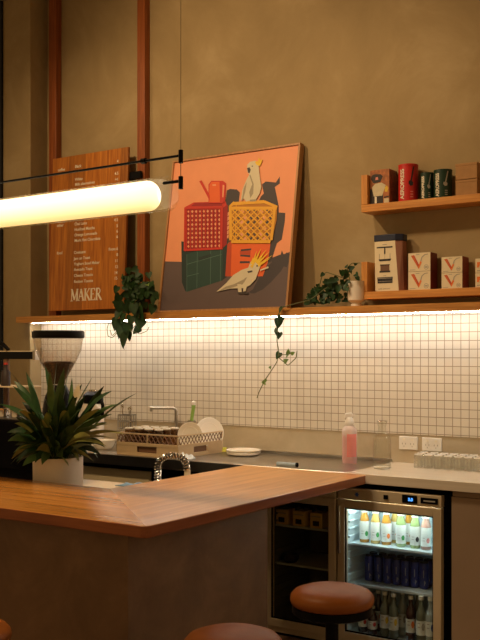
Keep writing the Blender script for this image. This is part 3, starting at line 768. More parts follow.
# ---- fridges
def fridge(label, x0, x1, lit, dark):
    w = x1-x0; d0 = 0.0; D = .50; y0 = YC
    t = thing('drinks_fridge', label, 'fridge', (x0, y0, 0))
    zt, zd1, zd0 = .877, .812, .052
    inn = 'fridge_in' if lit else 'fridge_in_unlit'
    fm = 'fridge_steel'
    q = MB()   # cabinet shell
    q.mat(0).box((-.028 if not lit else .0, .045, .02), (.0+.022, D, zt)).box((w-.022, .045, .02), (w+(.055 if lit else 0), D, zt)).box((.022, .045, zt-.025), (w-.022, D, zt)).box((.022, D-.02, .02), (w-.022, D, zt-.025)).box((.022, .045, .02), (w-.022, D-.02, .07))
    q.build('case', 'blackmat', t)
    q = MB()
    q.box((.0225, .05, .0705), (.030, D-.0205, zt-.03)).box((w-.030, .05, .0705), (w-.0225, D-.0205, zt-.03)).box((.030, D-.030, .0705), (w-.030, D-.0205, zt-.03)).box((.030, .05, .0705), (w-.030, D-.03, .080)).box((.030, .05, zt-.038), (w-.030, D-.03, zt-.0302))
    for k in range(15): # moulded shelf runners
        z = .13+k*.042
        q.box((.030, .07, z), (.040, D-.04, z+.012)).box((w-.040, .07, z), (w-.030, D-.04, z+.012))
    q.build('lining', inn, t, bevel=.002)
    MB().box((0, 0.004, zd1+.004), (w, .044, zt)).build('header_panel', fm, t, bevel=.002)
    fwd = .043
    dr = MB(); dr.box((0, 0, zd0), (fwd, .040, zd1)).box((w-fwd, 0, zd0), (w, .040, zd1)).box((fwd, 0, zd0), (w-fwd, .040, zd0+fwd)).box((fwd, 0, zd1-fwd), (w-fwd, .040, zd1))
    door = dr.build('door', fm, t, bevel=.003)
    MB().box((fwd-.002, .016, zd0+fwd-.002), (w-fwd+.002, .020, zd1-fwd+.002)).build('glass_pane', 'door_glass' if lit else 'door_glass_dark', door)
    gk = MB(); g = .007
    gk.box((fwd, .008, zd0+fwd), (fwd+g, .015, zd1-fwd)).box((w-fwd-g, .008, zd0+fwd), (w-fwd, .015, zd1-fwd)).box((fwd+g, .008, zd0+fwd), (w-fwd-g, .015, zd0+fwd+g)).box((fwd+g, .008, zd1-fwd-g), (w-fwd-g, .015, zd1-fwd)).build('gasket', 'blackmat', door)
    if lit:
        MB().box((.010, -.018, .52), (.022, -.006, .78)).box((.010, -.008, .52), (.022, 0, .54)).box((.010, -.008, .76), (.022, 0, .78)).build('handle', 'steel', door, bevel=.003)
    MB().box((.01, .03, 0), (w-.01, .044, .018)).box((.01, .044, 0), (.03, D-.02, .018)).box((w-.03, .044, 0), (w-.01, D-.02, .018)).build('kick_plate', 'void', t)
    MB().box((0, .010, .018), (w, .044, .048)).build('lower_grille', fm if not lit else 'fridge_steel', t, bevel=.002)
    return t, w, inn
FX0, FX1 = xY(337.3, YC), xY(441, YC)
f2, fw2, _ = fridge('lit glass door drinks fridge full of bottles and cans', FX0, FX1, True, False)
f1x0 = xY(270.5, YC)-.043
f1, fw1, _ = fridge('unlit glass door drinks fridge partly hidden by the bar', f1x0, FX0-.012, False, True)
# fridge 2 fittings
hx = lambda px: xY(px, YC+.004)-FX0
q = MB(); q.mat(0)
MB().box((hx(402.5), -.002, .827), (hx(417), .0035, .868)).build('display', 'blackmat', f2)
M['disp'] = emis('display_glow', (.08, .35, 1), 1.6)
text_mesh('3.0', .022, 'display_digits', 'disp', f2, (hx(408.5), -.0028, .839), EX, EZ, .0003, 'LEFT', .001)
MB().box((hx(421), -.002, .832), (hx(438), .0035, .862)).build('badge_panel', 'blackmat', f2)
MB().box((hx(424), -.0028, .843), (hx(435.5), -.0019, .850)).build('print', 'ink_grey', f2)
MB().box((hx(384), -.003, .836), (hx(388), .0035, .858)).build('lock', 'blackmat', f2)
q = MB(); st = []
for i in range(12):
    a = i*PI/6; rr = .014 if i % 2 == 0 else .008; st.append((rr*math.cos(a), rr*math.sin(a)))
q.prism(st, (hx(357), .0035, .846), EX, EZ, EYN, .002).build('star_sticker', 'ink_blue', f2)
MB().box((.05, .055, .800), (fw2-.05, .075, .815)).build('lamp_strip', 'fridge_led', f2)
Z1, Z2 = .565, .345
for z in (Z1, Z2):
    q = MB().box((.0305, .075, z-.012), (fw2-.0305, .085, z)).box((.0305, .085, z-.005), (fw2-.0305, .44, z-.001))
    q.build('shelf', 'shelf_wire', f2)
ZF = .0805
# fridge contents
def bottle(name, label, x, y, z, r, h, liq, lab, ink, cap, group, neck=.38, labz=(.18, .55), sh=.60):
    t = thing(name, label, 'bottle', (x, y, z), 0, group)
    MB().lathe([(r*.9, 0), (r, .006), (r, h*sh), (r*.85, h*(sh+.08)), (r*neck, h*(sh+.20)), (r*neck, h*.93), (0, h*.93)], n=16).build('glass_body', liq, t)
    MB().lathe([(r*neck+.003, h*.925), (r*neck+.003, h), (0, h)], n=14, cap=False).build('cap', cap, t)
    q = MB(); rr = r+.0008
    q.mat(0).lathe([(rr, h*labz[0]), (rr, h*labz[1])], n=16, cap=False)
    ang = math.atan2(-y, -x)
    def patch(a0, a1, z0, z1, mi, ex=.0008):
        q.mat(mi); n = 5; vs = []
        for k in range(n+1):
            a = ang+a0+(a1-a0)*k/n; f = math.sqrt(max(0, 1-((k/n)*2-1)**2)); zc = (z0+z1)/2; dz = (z1-z0)/2*f
            vs.append((a, zc+dz))
        lo = [(a, 2*(z0+z1)/2-zz) for a, zz in vs[::-1]]
        pts = vs+lo[1:-1]
        q._f([q.bm.verts.new((math.cos(a)*(rr+ex), math.sin(a)*(rr+ex), h*zz)) for a, zz in pts])
    patch(.05, .75, labz[0]+.10, labz[0]+.26, 1)
    q.mat(2)
    for k in range(2):
        a0, a1, z0 = -.7, -.2, labz[0]+.16+k*.08
        q._f([q.bm.verts.new((math.cos(ang+a)*(rr+.0008), math.sin(ang+a)*(rr+.0008), h*zz)) for a, zz in ((a0, z0), (a1, z0), (a1, z0+.02), (a0, z0+.02))])
    q.build('paper_label', ['paper', ink, 'ink_grey'], t)
    return t
top = [(364.6, 4.715, 'amber', 'ink_green', 'green mark, closest to the fridge door handle'), (375.6, 4.715, 'gold', 'ink_green', 'green mark over golden juice'),
       (386.4, 4.715, 'amber', 'ink_orange', 'large orange mark'), (395.0, 4.79, 'gold', 'ink_orange', 'gold tint, set back in the row'), (401.0, 4.715, 'green', 'ink_green', 'pale green tint in mid row'),
       (409.0, 4.79, 'amber', 'ink_red', 'red mark, set back in the row'), (415.2, 4.715, 'green', 'ink_black', 'dark mark and green tint'), (426.0, 4.715, 'rose', 'ink_pink', 'pink mark and rosy drink')]
for px, Y, lq, ink, what in top:
    bottle('juice_bottle', 'juice bottle on the fridge top shelf with '+what, xY(px, Y), Y, Z1+.001, .0275 if Y < 4.74 else .025, .178, 'liq_'+lq, 'paper', ink, 'ink_white', 'labelled bottles on the top fridge shelf', neck=.60, labz=(.10, .66), sh=.68)
# cans
def can(x, y, z, label, group):
    t = thing('drink_can', label, 'can', (x, y, z), 0, group)
    r = .0265
    MB().lathe([(r*.8, 0), (r, .008), (r, .128), (r*.84, .138), (0, .138)], n=18).build('can_body', 'can_blue', t)
    MB().lathe([(r*.86, .136), (r*.88, .143), (r*.8, .144), (r*.78, .140), (0, .140)], n=18, cap=False).build('can_rim', 'can_black', t)
    ang = math.atan2(-y, -x); q = MB()
    for a0, a1, z0, z1 in ((-.05, .05, .02, .045), (-.2, -.1, .06, .10), (.15, .25, .03, .04)):
        q._f([q.bm.verts.new((math.cos(ang+a)*(r+.0006), math.sin(ang+a)*(r+.0006), zz)) for a, zz in ((a0, z0), (a1, z0), (a1, z1), (a0, z1))])
    q.build('print', 'ink_grey', t)
    return t
c0 = None
for Y in (4.755, 4.822):
    for i in range(8):
        px = 369.5+i*9.1+(4 if Y > 4.8 else 0)
        if px > 432: continue
        p = (xY(px, Y), Y, Z2+.001)
        if c0 is None: c0 = can(*p, 'dark blue drink can standing on the middle shelf of the lit fridge', 'blue cans on the middle fridge shelf')
        else:
            n_ = dup(c0, p)
bot = [(372.5, 4.665, 'cola', 'ink_red', 'dark cola and a red print by the stool seat', .15), (384.8, 4.665, 'olive', 'ink_yellow', 'yellow print, first of the yellow pair', .24),
       (393.6, 4.655, 'olive', 'ink_yellow', 'yellow print, second of the yellow pair', .24), (402.5, 4.735, 'clear', 'ink_grey', 'plain pale paper, set back', .24),
       (410.8, 4.665, 'cola', 'ink_orange', 'orange print on its paper', .24), (421.2, 4.645, 'olive', 'ink_grey', 'grey print near the right side', .25), (430.5, 4.655, 'clear', 'ink_blue', 'blue print against the right side', .25),
       (378.5, 4.745, 'cola', 'ink_orange', 'orange print, set back by the stool', .22), (389.5, 4.80, 'olive', 'ink_grey', 'drab tint in the rear, beside the yellow pair', .24), (418, 4.78, 'olive', 'ink_grey', 'drab tint in the rear, at the right', .24), (363, 4.68, 'cola', 'ink_red', 'dark cola, half behind the stool', .15)]
for px, Y, lq, ink, what, hb in bot:
    what = what.replace('near the right side', 'beside the blue printed one').replace('against the right side', 'in the outer corner').replace('at the right', 'beside the outer corner')
    bottle('soda_bottle', 'soda bottle on the fridge floor, '+what, xY(px, Y), Y, ZF, .0265, hb, 'liq_'+lq, 'paper', ink, 'ink_white', 'bottles on the floor of the lit fridge', .42, (.20, .50))
# fridge 1 contents
for z in (.62, .40):
    q = MB().box((.0305, .075, z-.010), (fw1-.0305, .085, z)).box((.0305, .085, z-.005), (fw1-.0305, .44, z-.001)); q.build('shelf', 'shelf_wire', f1)
for i, px in enumerate((281.5, 298.5, 316)):
    Y = 4.655; X = xY(px, Y)
    t = thing('small_carton', ['small cream carton in the dark fridge, closest to the bar', 'small cream carton in the dark fridge, middle one', 'small cream carton in the dark fridge, closest to the lit fridge'][i], 'box', (X, Y, .621))
    MB().box((-.038, 0, 0), (.038, .09, .085)).build('carton', 'carton_yellow', t, bevel=.001)
    Q('print', ['ink_black', 'ink_grey'], t, [(0, R4(-.020, .020, .012, .04)), (1, R4(-.03, .03, .062, .068))], (0, -.0008, 0), EX, EZ, EYN)
for i in range(6):
    px = 0; Y = 4.82
    t = thing('jar', 'dark jar standing at the rear of the unlit fridge shelf', 'jar', (-2.845+i*.062, Y, .621), 0, 'dark jars in the unlit fridge')
    MB().lathe([(.026, 0), (.028, .01), (.028, .085), (.022, .10), (.022, .115), (0, .115)], n=14).build('glass_body', 'smoke_glass', t)
    MB().lathe([(.025, .1155), (.025, .128), (0, .128)], n=14).build('lid', 'ink_grey', t)
t = MB().lathe([(.0, 0), (.035, 0), (.05, .02), (.05, .045), (.046, .045), (.04, .02), (0, .012)], n=20, cap=False).build('bowl', 'photo_dark', None, loc=(xY(290.5, 4.7), 4.70, .4005))
tag(t, 'small dark bowl alone on the middle shelf of the unlit fridge', 'bowl')

# ================================================================== THINGS ON THE PALE COUNTER
# spray bottle
p = onZ(349.5, 461, ZC); p.y = max(p.y, 4.9); 
Y = 4.98; X = xY(349.5, Y); kk = ppm(349.5, Y); hB = (460-407)/kk
yaw_c = math.atan2(X, -Y)   # faces viewer
t = thing('spray_bottle', 'clear spray bottle of pink liquid with a white trigger on the worktop', 'spray bottle', (X, Y, ZC), math.atan2(-Y, -X)+PI/2)
rB = 15/kk/2
body = [(rB*.95, 0), (rB, .006), (rB, hB*.60), (rB*.92, hB*.66), (rB*.60, hB*.70), (rB*.50, hB*.74)]
m_sp = thin_glass('spray_plastic', (.95, .9, .85), .15, 1.45, .3, .55, (.97, .90, .86)); M['spray_plastic'] = m_sp
MB().lathe(body, n=24, cap=False).build('bottle_body', 'spray_plastic', t)
MB().lathe([(rB*.90, .004), (rB*.93, hB*.52), (0, hB*.52)], n=24).build('liquid', 'liq_pink', t)
MB().lathe([(rB*.58, hB*.715), (rB*.62, hB*.73), (rB*.60, hB*.80), (rB*.35, hB*.87), (0, hB*.87)], n=18, cap=False).build('collar', 'white', t)
q = MB().prism([(-.030, .0), (-.026, .026), (.010, .030), (.022, .020), (.022, .008), (.006, .0)], (0, .009, hB*.86), (1, 0, 0), (0, 0, 1), (0, -1, 0), .018)
q.prism([(-.006, 0), (.006, 0), (.006, -.014), (-.006, -.014)], (0, .006, hB*.862), (1, 0, 0), (0, 0, 1), (0, -1, 0), .012)
q.build('spray_head', 'white', t, bevel=.003)
MB().prism([(.004, 0), (.012, 0), (.022, -.02), (.026, -.045), (.020, -.045), (.014, -.022)], (0, .005, hB*.862), (1, 0, 0), (0, 0, 1), (0, -1, 0), .010).build('trigger', 'white', t)
MB().cyl((.022, 0, hB*.86+.014), (.034, 0, hB*.86+.014), .006, 10).build('nozzle', 'white', t)
q = MB(); n = 8
a0, a1 = -PI/2-.35, -PI/2+1.1
for k in range(n):
    aa, ab = a0+(a1-a0)*k/n, a0+(a1-a0)*(k+1)/n
    q._f([q.bm.verts.new((math.cos(a)*(rB+.0008), math.sin(a)*(rB+.0008), z)) for a, z in ((aa, hB*.13), (ab, hB*.13), (ab, hB*.56), (aa, hB*.56))], True)
q.build('sticker', 'ink_pink', t)
# glass carafe
Y = 4.86; X = xY(382, Y); kk = ppm(382, Y); hC = 47/kk; rC = 18.5/kk/2
t = thing('glass_carafe', 'empty clear glass carafe on the pale worktop beside the spray bottle', 'carafe', (X, Y, ZC))
o_ = [(0, 0), (rC*.95, 0), (rC, .006), (rC*.99, hC*.60), (rC*.80, hC*.70), (rC*.45, hC*.79), (rC*.42, hC*.88), (rC*.58, hC)]
i_ = [(rC*.55, hC), (rC*.38, hC*.88), (rC*.41, hC*.79), (rC*.76, hC*.69), (rC*.95, hC*.60), (rC*.94, .016), (0, .014)]
MB().lathe(o_+i_, n=32, cap=False).build('glass_body', 'clear', t)
MB().lathe([(0, .003), (rC*.9, .003), (rC*.9, .012), (0, .013)], n=28, cap=False).build('white_glass_base', 'white', t)
MB().lathe([(rC*.58, hC), (rC*.60, hC+.003), (rC*.55, hC+.003)], n=28, cap=False).build('lip', 'chrome', t)
# inverted glasses in two rows
g0 = None; gr_ = random.Random(3)
for row, Y in enumerate((5.00, 5.065, 5.13)):
    for i in range(8):
        px = 418.5+i*9.9+row*3
        if px > 486: continue
        X = xY(px, Y)+gr_.uniform(-.001, .001)
        if g0 is None:
            g0 = thing('drinking_glass', 'small upturned clear tumbler in the rows at the outer end of the worktop', 'glass', (X, Y, ZC), 0, 'upturned tumblers on the worktop')
            MB().lathe([(.027, 0), (.024, .045), (.025, .060), (.021, .078), (.0, .081), (0, .074), (.018, .072), (.0225, .060), (.0215, .045), (.0245, .0)], n=20, cap=False).build('glass_body', 'hazed_tumbler_glass', g0)
            MB().lathe([(.0248, 0), (.0272, 0), (.0272, .003), (.0248, .003)], n=18, cap=False).build('rim', 'white', g0)  # white ring: highlight along the rim put into the colour
            MB().lathe([(.0215, .074), (.0235, .0765), (.0215, .079), (.0195, .0765), (.0215, .074)], n=18, cap=False).build('white_glass_base', 'white', g0)  # white ring: highlight on the glass base put into the colour
        else: dup(g0, (X, Y, ZC), gr_.uniform(0, 6))
# switch plates
for i, (a, c, y0, y1) in enumerate(((399.5, 418, 435.2, 449), (422.5, 442, 435.8, 450.5))):
    Y = YT-.0001; A = onY(a, y1, Y); Bv = onY(c, y0, Y); w = Bv.x-A.x; h = .078
    t = thing('power_outlet', ['white double socket plate on the splashback, the one next to the carafe', 'white double socket plate on the splashback, above the upturned tumblers'][i], 'power outlet', (A.x, Y, A.z))
    MB().box((0, -.009, 0), (w, 0, h)).build('cover_plate', 'white', t, bevel=.003)
    q = MB()
    for cxx in (w*.28, w*.72):
        for dx, dz, s in ((-.010, .010, 1), (.010, .010, -1)): q.prism([(-.002, -.005), (.002, -.005), (.002, .005), (-.002, .005)], (cxx+dx, -.0092, h*.42+dz*.2), EX, EZ, EYN, .0006)
        q.prism([(-.002, -.004), (.002, -.004), (.002, .004), (-.002, .004)], (cxx, -.0092, h*.25), EX, EZ, EYN, .0006)
    q.build('socket_slots', 'ink_grey', t)
    MB().box((w*.22, -.012, h*.68), (w*.34, -.0093, h*.84)).box((w*.66, -.012, h*.68), (w*.78, -.0093, h*.84)).build('switch', 'ink_white', t)

# ================================================================== THINGS ON THE STEEL COUNTER
# serving plate stack, sponge, cloths
Pc = onZ(243.5, 455, ZC)
t = thing('serving_plate', 'round white plate lying flat on the steel worktop', 'plate', (Pc.x, min(Pc.y, 5.04), ZC))
MB().lathe([(0, 0), (.08, 0), (.105, .008), (.112, .022), (.108, .023), (.09, .014), (0, .012)], n=36, cap=False).build('dish', 'ceramic', t)
MB().lathe([(0, .013), (.088, .0155), (.106, .026), (.114, .034), (.112, .036), (.085, .027), (0, .025)], n=36, cap=False).build('upper_dish', 'ceramic', t)
Ps = onZ(225, 452, ZC)
o = MB().box((-.045, -.03, 0), (.045, .03, .028)).build('sponge', plain('yellow_sponge', (.62, .58, .06), .9, 0, .2, 60, bump=.5), None, bevel=.005, loc=(Ps.x-.05, 5.10, ZC)); tag(o, 'yellow green sponge between the dish rack and the flat plate', 'sponge')
# squeegee near bar end
Pa = onZ(280, 468.3, ZC)
t = thing('rolled_cloth', 'pale blue rolled cloth with a dark end on the edge of the steel worktop', 'cloth', (Pa.x, max(Pa.y, 4.63), ZC), 0)
cl = plain('pale_blue_cloth', (.36, .44, .50), .85, 0, .12, 50, bump=.4); M['cloth_blue'] = cl
q = MB().tube([(-.075, .0, .012), (-.03, .004, .013), (.02, -.002, .014), (.052, 0, .014)], .0115, 12); q.build('roll', 'cloth_blue', t)
MB().cyl((.0525, 0, .014), (.062, 0, .014), .013, 12).build('dark_end', 'blackmat', t)
# crumpled cloths
def crumple(name, label, loc, sx, sy, h, mat, seed, rz=0):
    rr = random.Random(seed); q = MB(); nx, ny = 12, 9; g = []
    for i in range(nx+1):
        row = []
        for j in range(ny+1):
            u, v = i/nx, j/ny; e = min(u, 1-u, v, 1-v)*4; e = min(1, e)
            z = .003+h*e*(.5+.5*math.sin(u*9+seed)*math.cos(v*7+seed*2))*(.6+.4*rr.random())
            row.append(q.bm.verts.new(((u-.5)*sx+.006*math.sin(v*8+seed), (v-.5)*sy+.006*math.sin(u*9), z)))
        g.append(row)
    for i in range(nx):
        for j in range(ny): q._f([g[i][j], g[i+1][j], g[i+1][j+1], g[i][j+1]], True)
    o = q.build(name, mat, None, loc=loc, rot=(0, 0, rz), auto=False)
    s = o.modifiers.new('thick', 'SOLIDIFY'); s.thickness = .0025; s.offset = 1
    return tag(o, label, 'cloth')
M['cloth_white'] = plain('white_blue_cloth', (.62, .66, .70), .85, 0, .1, 40)
M['cloth_deep'] = plain('blue_cloth', (.18, .32, .50), .85, 0, .25, 40)
Pc2 = onZ(187, 459, ZC); crumple('dish_cloth', 'pale blue white cloth crumpled on the worktop edge in front of the dish rack', (Pc2.x+.0, 4.61, ZC), .11, .07, .045, 'cloth_white', 3, .2)
Pc3 = onZ(141, 485, .86); crumple('dish_cloth', 'bright blue cloth lying on the low bench behind the bar', (Pc3.x, min(Pc3.y, 4.06), .8605), .17, .10, .02, 'cloth_deep', 5)

# L shaped swivel tap
Y = 5.12; X = xY(176.5, Y)
t = thing('wall_tap', 'slim steel tap with a long flat swivel spout behind the dish rack', 'tap', (X, Y, ZC))
ztop = onY(176, 408, Y).z-ZC
sp = onY(150, 409.5, 5.02); 
MB().tube([(0, 0, .0), (0, 0, ztop-.03), (-.005, -.002, ztop-.01), (-.025, -.01, ztop), ]+[(-.025+(sp.x-X+.025)*i/4, -.01-.09*i/4, ztop) for i in range(1, 5)], .0105, 12).build('spout', 'steel', t)
MB().lathe([(.024, 0), (.024, .008), (.014, .012), (.014, .05), (0, .05)], n=18).build('base', 'steel', t)
MB().cyl((sp.x-X+.008, -.099, ztop-.024), (sp.x-X+.008, -.099, ztop-.004), .010, 12).build('spout_tip', 'steel', t)

# dish rack
RX0, RX1, RY0, RY1 = -4.075, -3.574, 4.60, 5.08
rk = thing('dish_rack', 'tan plastic glass rack with brown lattice bands full of crockery', 'dish rack', (RX0, RY0, ZC))
W, D, hb, ht = RX1-RX0, RY1-RY0, .082, .142
q = MB(); th = .008
# lower band with hand holes front and side
def wall_x(q, y0, y1):
    q.box((0, y0, 0), (W, y1, .022)).box((0, y0, .022), (W*.34, y1, .062)).box((W*.66, y0, .022), (W, y1, .062)).box((0, y0, .062), (W, y1, hb))
def wall_y(q, x0, x1):
    q.box((x0, th, 0), (x1, D-th, .022)).box((x0, th, .022), (x1, D*.34, .062)).box((x0, D*.66, .022), (x1, D-th, .062)).box((x0, th, .062), (x1, D-th, hb))
wall_x(q, 0, th); wall_x(q, D-th, D); wall_y(q, 0, th); wall_y(q, W-th, W)
q.box((th, th, 0), (W-th, D-th, .006))
q.build('body', 'crate_tan', rk, bevel=.0015)
MB().box((W*.35, .012, .024), (W*.65, .016, .060)).build('hand_hole_backing', 'lattice', rk)
MB().box((W-.016, D*.35, .024), (W-.012, D*.65, .060)).build('hand_hole_backing', 'lattice', rk)
q = MB()
for x0, x1, y0, y1 in ((0, W, -.001, th+.001), (0, W, D-th-.001, D+.001), (-.001, th+.001, 0, D), (W-th-.001, W+.001, 0, D)):
    q.box((x0, y0, ht-.008), (x1, y1, ht))
for x, y in ((0, 0), (W-th, 0), (0, D-th), (W-th, D-th), (W/2, 0)): q.box((x, y, hb), (x+th, y+th, ht-.008))
q.build('rim', 'crate_tan', rk)
q = MB(); n = 14
for k in range(n):
    for sg in (0, 1):
        a = k/n; c = (k+1)/n
        if sg: a, c = c, a
        for yy in (.003, D-.006):
            q.tube([(W*a, yy, hb), (W*c, yy, ht-.008)], .0035, 4, smooth=False)
        for xx in (.004, W-.004):
            q.tube([(xx, D*a, hb), (xx, D*c, ht-.008)], .0035, 4, smooth=False)
q.build('lattice_band', 'lattice', rk)
# tumblers in the rack
g1 = None; spots = [(.055+.082*i, y) for y in (.06, .14, .22) for i in range(4)]
for sx, sy in spots:
    if g1 is None:
        g1 = thing('tumbler', 'brown tinted glass tumbler standing upside down in the dish rack', 'glass', (RX0+sx, RY0+sy, ZC+.0065), 0, 'tumblers in the dish rack')
        MB().lathe([(.034, 0), (.029, .155), (0, .158), (0, .150), (.026, .148), (.031, 0)], n=18, cap=False).build('glass_body', 'smoke_glass', g1)
        MB().lathe([(0, .1585), (.028, .1565), (.0285, .163), (.024, .165), (0, .163)], n=18, cap=False).build('white_glass_base', 'ceramic', g1)
    else: dup(g1, (RX0+sx, RY0+sy, ZC+.0065))
# plates standing
def plate(label, px, py, Y, r, nrm):
    c = onY(px, py, Y)
    t = thing('dinner_plate', label, 'plate', (c.x, Y, max(c.z-r, ZC+.01)))
    n = Vector(nrm).normalized()
    MB().lathe([(0, 0), (r*.6, 0), (r*.95, .010), (r, .016), (r*.97, .018), (r*.6, .008), (0, .008)], (0, 0, r), 36, tuple(n), cap=False).build('dish', 'ceramic', t)
    q = MB().lathe([(r*.62, .0088), (r*.64, .0105), (r*.66, .0095)], (0, 0, r), 36, tuple(n), cap=False); q.build('well_ring', 'potgrey', t)
    return t
plate('small white plate standing upright in the dish rack', 190.5, 435, 4.86, .082, (.42, -.88, .12))
plate('large white plate leaning in the dish rack corner', 209, 432.5, 5.02, .098, (.80, -.52, .28))

# utensil cup and brush
Y = 4.99; c = onY(194, 425, Y)
t = thing('utensil_pot', 'grey steel pot standing between the plates in the rack', 'pot', (c.x-.02, Y, ZC+.0065))
MB().lathe([(0, 0), (.030, 0), (.030, .20), (.027, .20), (.027, .01), (0, .01)], n=20, cap=False).build('cup', 'steel', t)
t2 = thing('dish_brush', 'bright green handled dish brush poking up from the rack', 'brush', (c.x-.02, Y, ZC+.02))
M['brush_green'] = plain('brush_green', (.28, .48, .10), .5)
MB().tube([(0, 0, .0), (.004, 0, .14), (.002, 0, .20), (.022, -.005, .29)], .010, 10, r_end=.013).build('handle', 'brush_green', t2)
MB().lathe([(0, 0), (.014, .0), (.016, .02), (0, .03)], (.022, -.005, .29), 12).build('tip', 'white', t2)
# cutlery basket
Y = 5.03; c = onY(127, 430, Y)
t = thing('cutlery_basket', 'wire cutlery basket holding steel spoons at the rear of the dish rack', 'basket', (c.x, Y, ZC+.0065))
q = MB(); bw = .052; zt = .215
for z in (.06, .12, .17, zt):
    q.tube([(-bw, -.035, z), (bw, -.035, z), (bw, .035, z), (-bw, .035, z), (-bw, -.035, z)], .005, 6)
for i in range(6):
    x = -bw+2*bw*i/5; q.tube([(x, -.035, 0), (x, -.035, zt)], .0042, 5); q.tube([(x, .035, 0), (x, .035, zt)], .0042, 5)
q.build('wire_frame', 'steel', t)
MB().box((-bw, -.034, 0), (bw, .034, .004)).build('base', 'steel', t)
for i, (dx, dz) in enumerate(((-.04, .25), (.02, .235), (.035, .24))):
    s = thing('spoon', 'steel spoon handle sticking out of the wire cutlery basket', 'spoon', (c.x+dx, Y, ZC+.012), 0, 'spoons in the cutlery basket')
    MB().tube([(0, 0, 0), (0, 0, dz)], .004, 6).build('handle', 'chrome', s)
    MB().lathe([(0, 0), (.010, .01), (.012, .02), (.006, .035), (0, .036)], (0, 0, dz-.004), 10).build('bowl', 'chrome', s)

# airpot and bowl on the counter, seen through the leaves
Y = 4.90; X = xY(93, Y)
t = thing('airpot', 'steel coffee airpot with black lid and curved handle behind the leafy plant', 'airpot', (X, Y, ZC))
MB().lathe([(.075, 0), (.078, .01), (.078, .27), (.062, .30), (0, .30)], n=28).build('body', 'ceramic', t)
MB().lathe([(.064, .301), (.074, .32), (.070, .36), (.040, .385), (0, .385)], n=28).build('lid', 'black', t)
MB().tube([(.06, -.02, .35), (.10, -.03, .34), (.125, -.035, .29), (.12, -.035, .22), (.085, -.03, .20)], .012, 10).build('handle', 'black', t)
MB().lathe([(0, .386), (.03, .386), (.028, .398), (0, .400)], n=18).build('button', 'chrome', t)
Y = 4.80; X = xY(104, Y)
t = MB().lathe([(0, 0), (.05, 0), (.075, .03), (.082, .062), (.078, .062), (.068, .03), (0, .012)], n=28, cap=False).build('mixing_bowl', 'ceramic', None, loc=(X, Y, ZC)); tag(t, 'white bowl on the steel worktop between the airpot and dish rack', 'bowl')

# ================================================================== BEHIND THE BAR, FAR SIDE
BZ = .8605
# coffee grinder
gx, gy = xY(58.3, 3.80), 3.80; kk = ppm(58.3, 3.80)
gr = thing('coffee_grinder', 'tall black coffee grinder with a clear hopper half full of beans', 'grinder', (gx, gy, BZ))
zz = lambda py: H+(355-py)/kk-BZ
MB().lathe([(.095, 0), (.105, .01), (.105, .05), (.088, .07), (.092, .40), (.075, zz(397)), (.045, zz(385)), (0, zz(385))], n=32).build('body', 'black', gr)
MB().lathe([(.042, zz(384.8)), (.042, zz(380)), (17/kk, zz(363)), (23/kk, zz(350)), (24.6/kk, zz(338)), (24/kk, zz(338)), (22.4/kk, zz(350)), (16.4/kk, zz(363)), (.039, zz(380))], n=40, cap=False).build('hopper', 'hopper', gr)
MB().lathe([(.038, zz(384)), (.038, zz(380.2)), (15.9/kk, zz(363.6)), (12/kk, zz(361.5)), (5/kk, zz(363)), (0, zz(361))], n=32).build('coffee_beans', 'beans', gr)
MB().lathe([(25.4/kk, zz(338.2)), (26/kk, zz(337)), (25.8/kk, zz(332)), (24.6/kk, zz(330.8)), (0, zz(330))], n=40, cap=True).build('hopper_lid', 'black', gr)
q = MB().prism([(-.02, 0), (.02, 0), (.018, .09), (-.018, .09)], (-21/kk*.72, -21/kk*.35, zz(364)), (.6, -.8, 0), (0, 0, 1), (-.8, -.6, 0), .01); q.build('hopper_latch', 'steel', gr, bevel=.002)
# espresso machine
mx1 = -3.925; my0, my1 = 3.725, 4.12; MZ = 1.228
em = thing('espresso_machine', 'black espresso machine with an upper rail beside the leafy plant', 'espresso machine', (mx1-.45, my0, BZ))
q = MB().box((-.45, 0, .09), (.45, my1-my0, MZ-BZ)); q.build('body', 'blackmat', em, bevel=.01)
MB().box((-.43, .02, .0), (.43, my1-my0-.02, .089)).build('foot_plinth', 'blackmat', em)
MB().box((-.44, .01, MZ-BZ+.0005), (.44, my1-my0-.01, MZ-BZ+.006)).build('cup_tray', 'steel_dark', em)
rx1 = xY(37.5, 4.0)-(mx1-.45)
rz = H-BZ
MB().box((-.45, .255, rz-.025), (rx1-.02, .295, rz+.020)).build('upper_rail', 'black', em, bevel=.003)
MB().box((-.45, .257, rz+.0205), (rx1-.02, .293, rz+.026)).build('rail_trim', 'pale', em)
MB().box((rx1-.0195, .252, rz-.03), (rx1+.002, .298, rz+.028)).build('rail_cap', 'steel', em, bevel=.003)
for px in (6.5, -60):
    x = xY(px, 4.0)-(mx1-.45); MB().cyl((x, .275, MZ-BZ+.006), (x, .275, rz-.025), .018, 14).build('rail_post', 'lattice', em)
MB().box((-.44, .10, zz(0)*0+H-(387-355)/ppm(10, 3.9)-BZ), (xY(26, 3.9)-(mx1-.45), .30, H-(387-355)/ppm(10, 3.9)-BZ+.008)).build('cup_shelf', 'pale', em)
hp = [Vector((xY(2, 3.99)-(mx1-.45)-.10, .26, rz+.027)), Vector((xY(2, 3.99)-(mx1-.45)-.05, .26, rz+.07)), Vector((xY(4, 3.99)-(mx1-.45), .26, rz+.065)), Vector((xY(9, 3.99)-(mx1-.45), .26, rz+.032))]
MB().tube(hp, .012, 10).build('rail_handle', 'black', em)
TZ = MZ+.0065
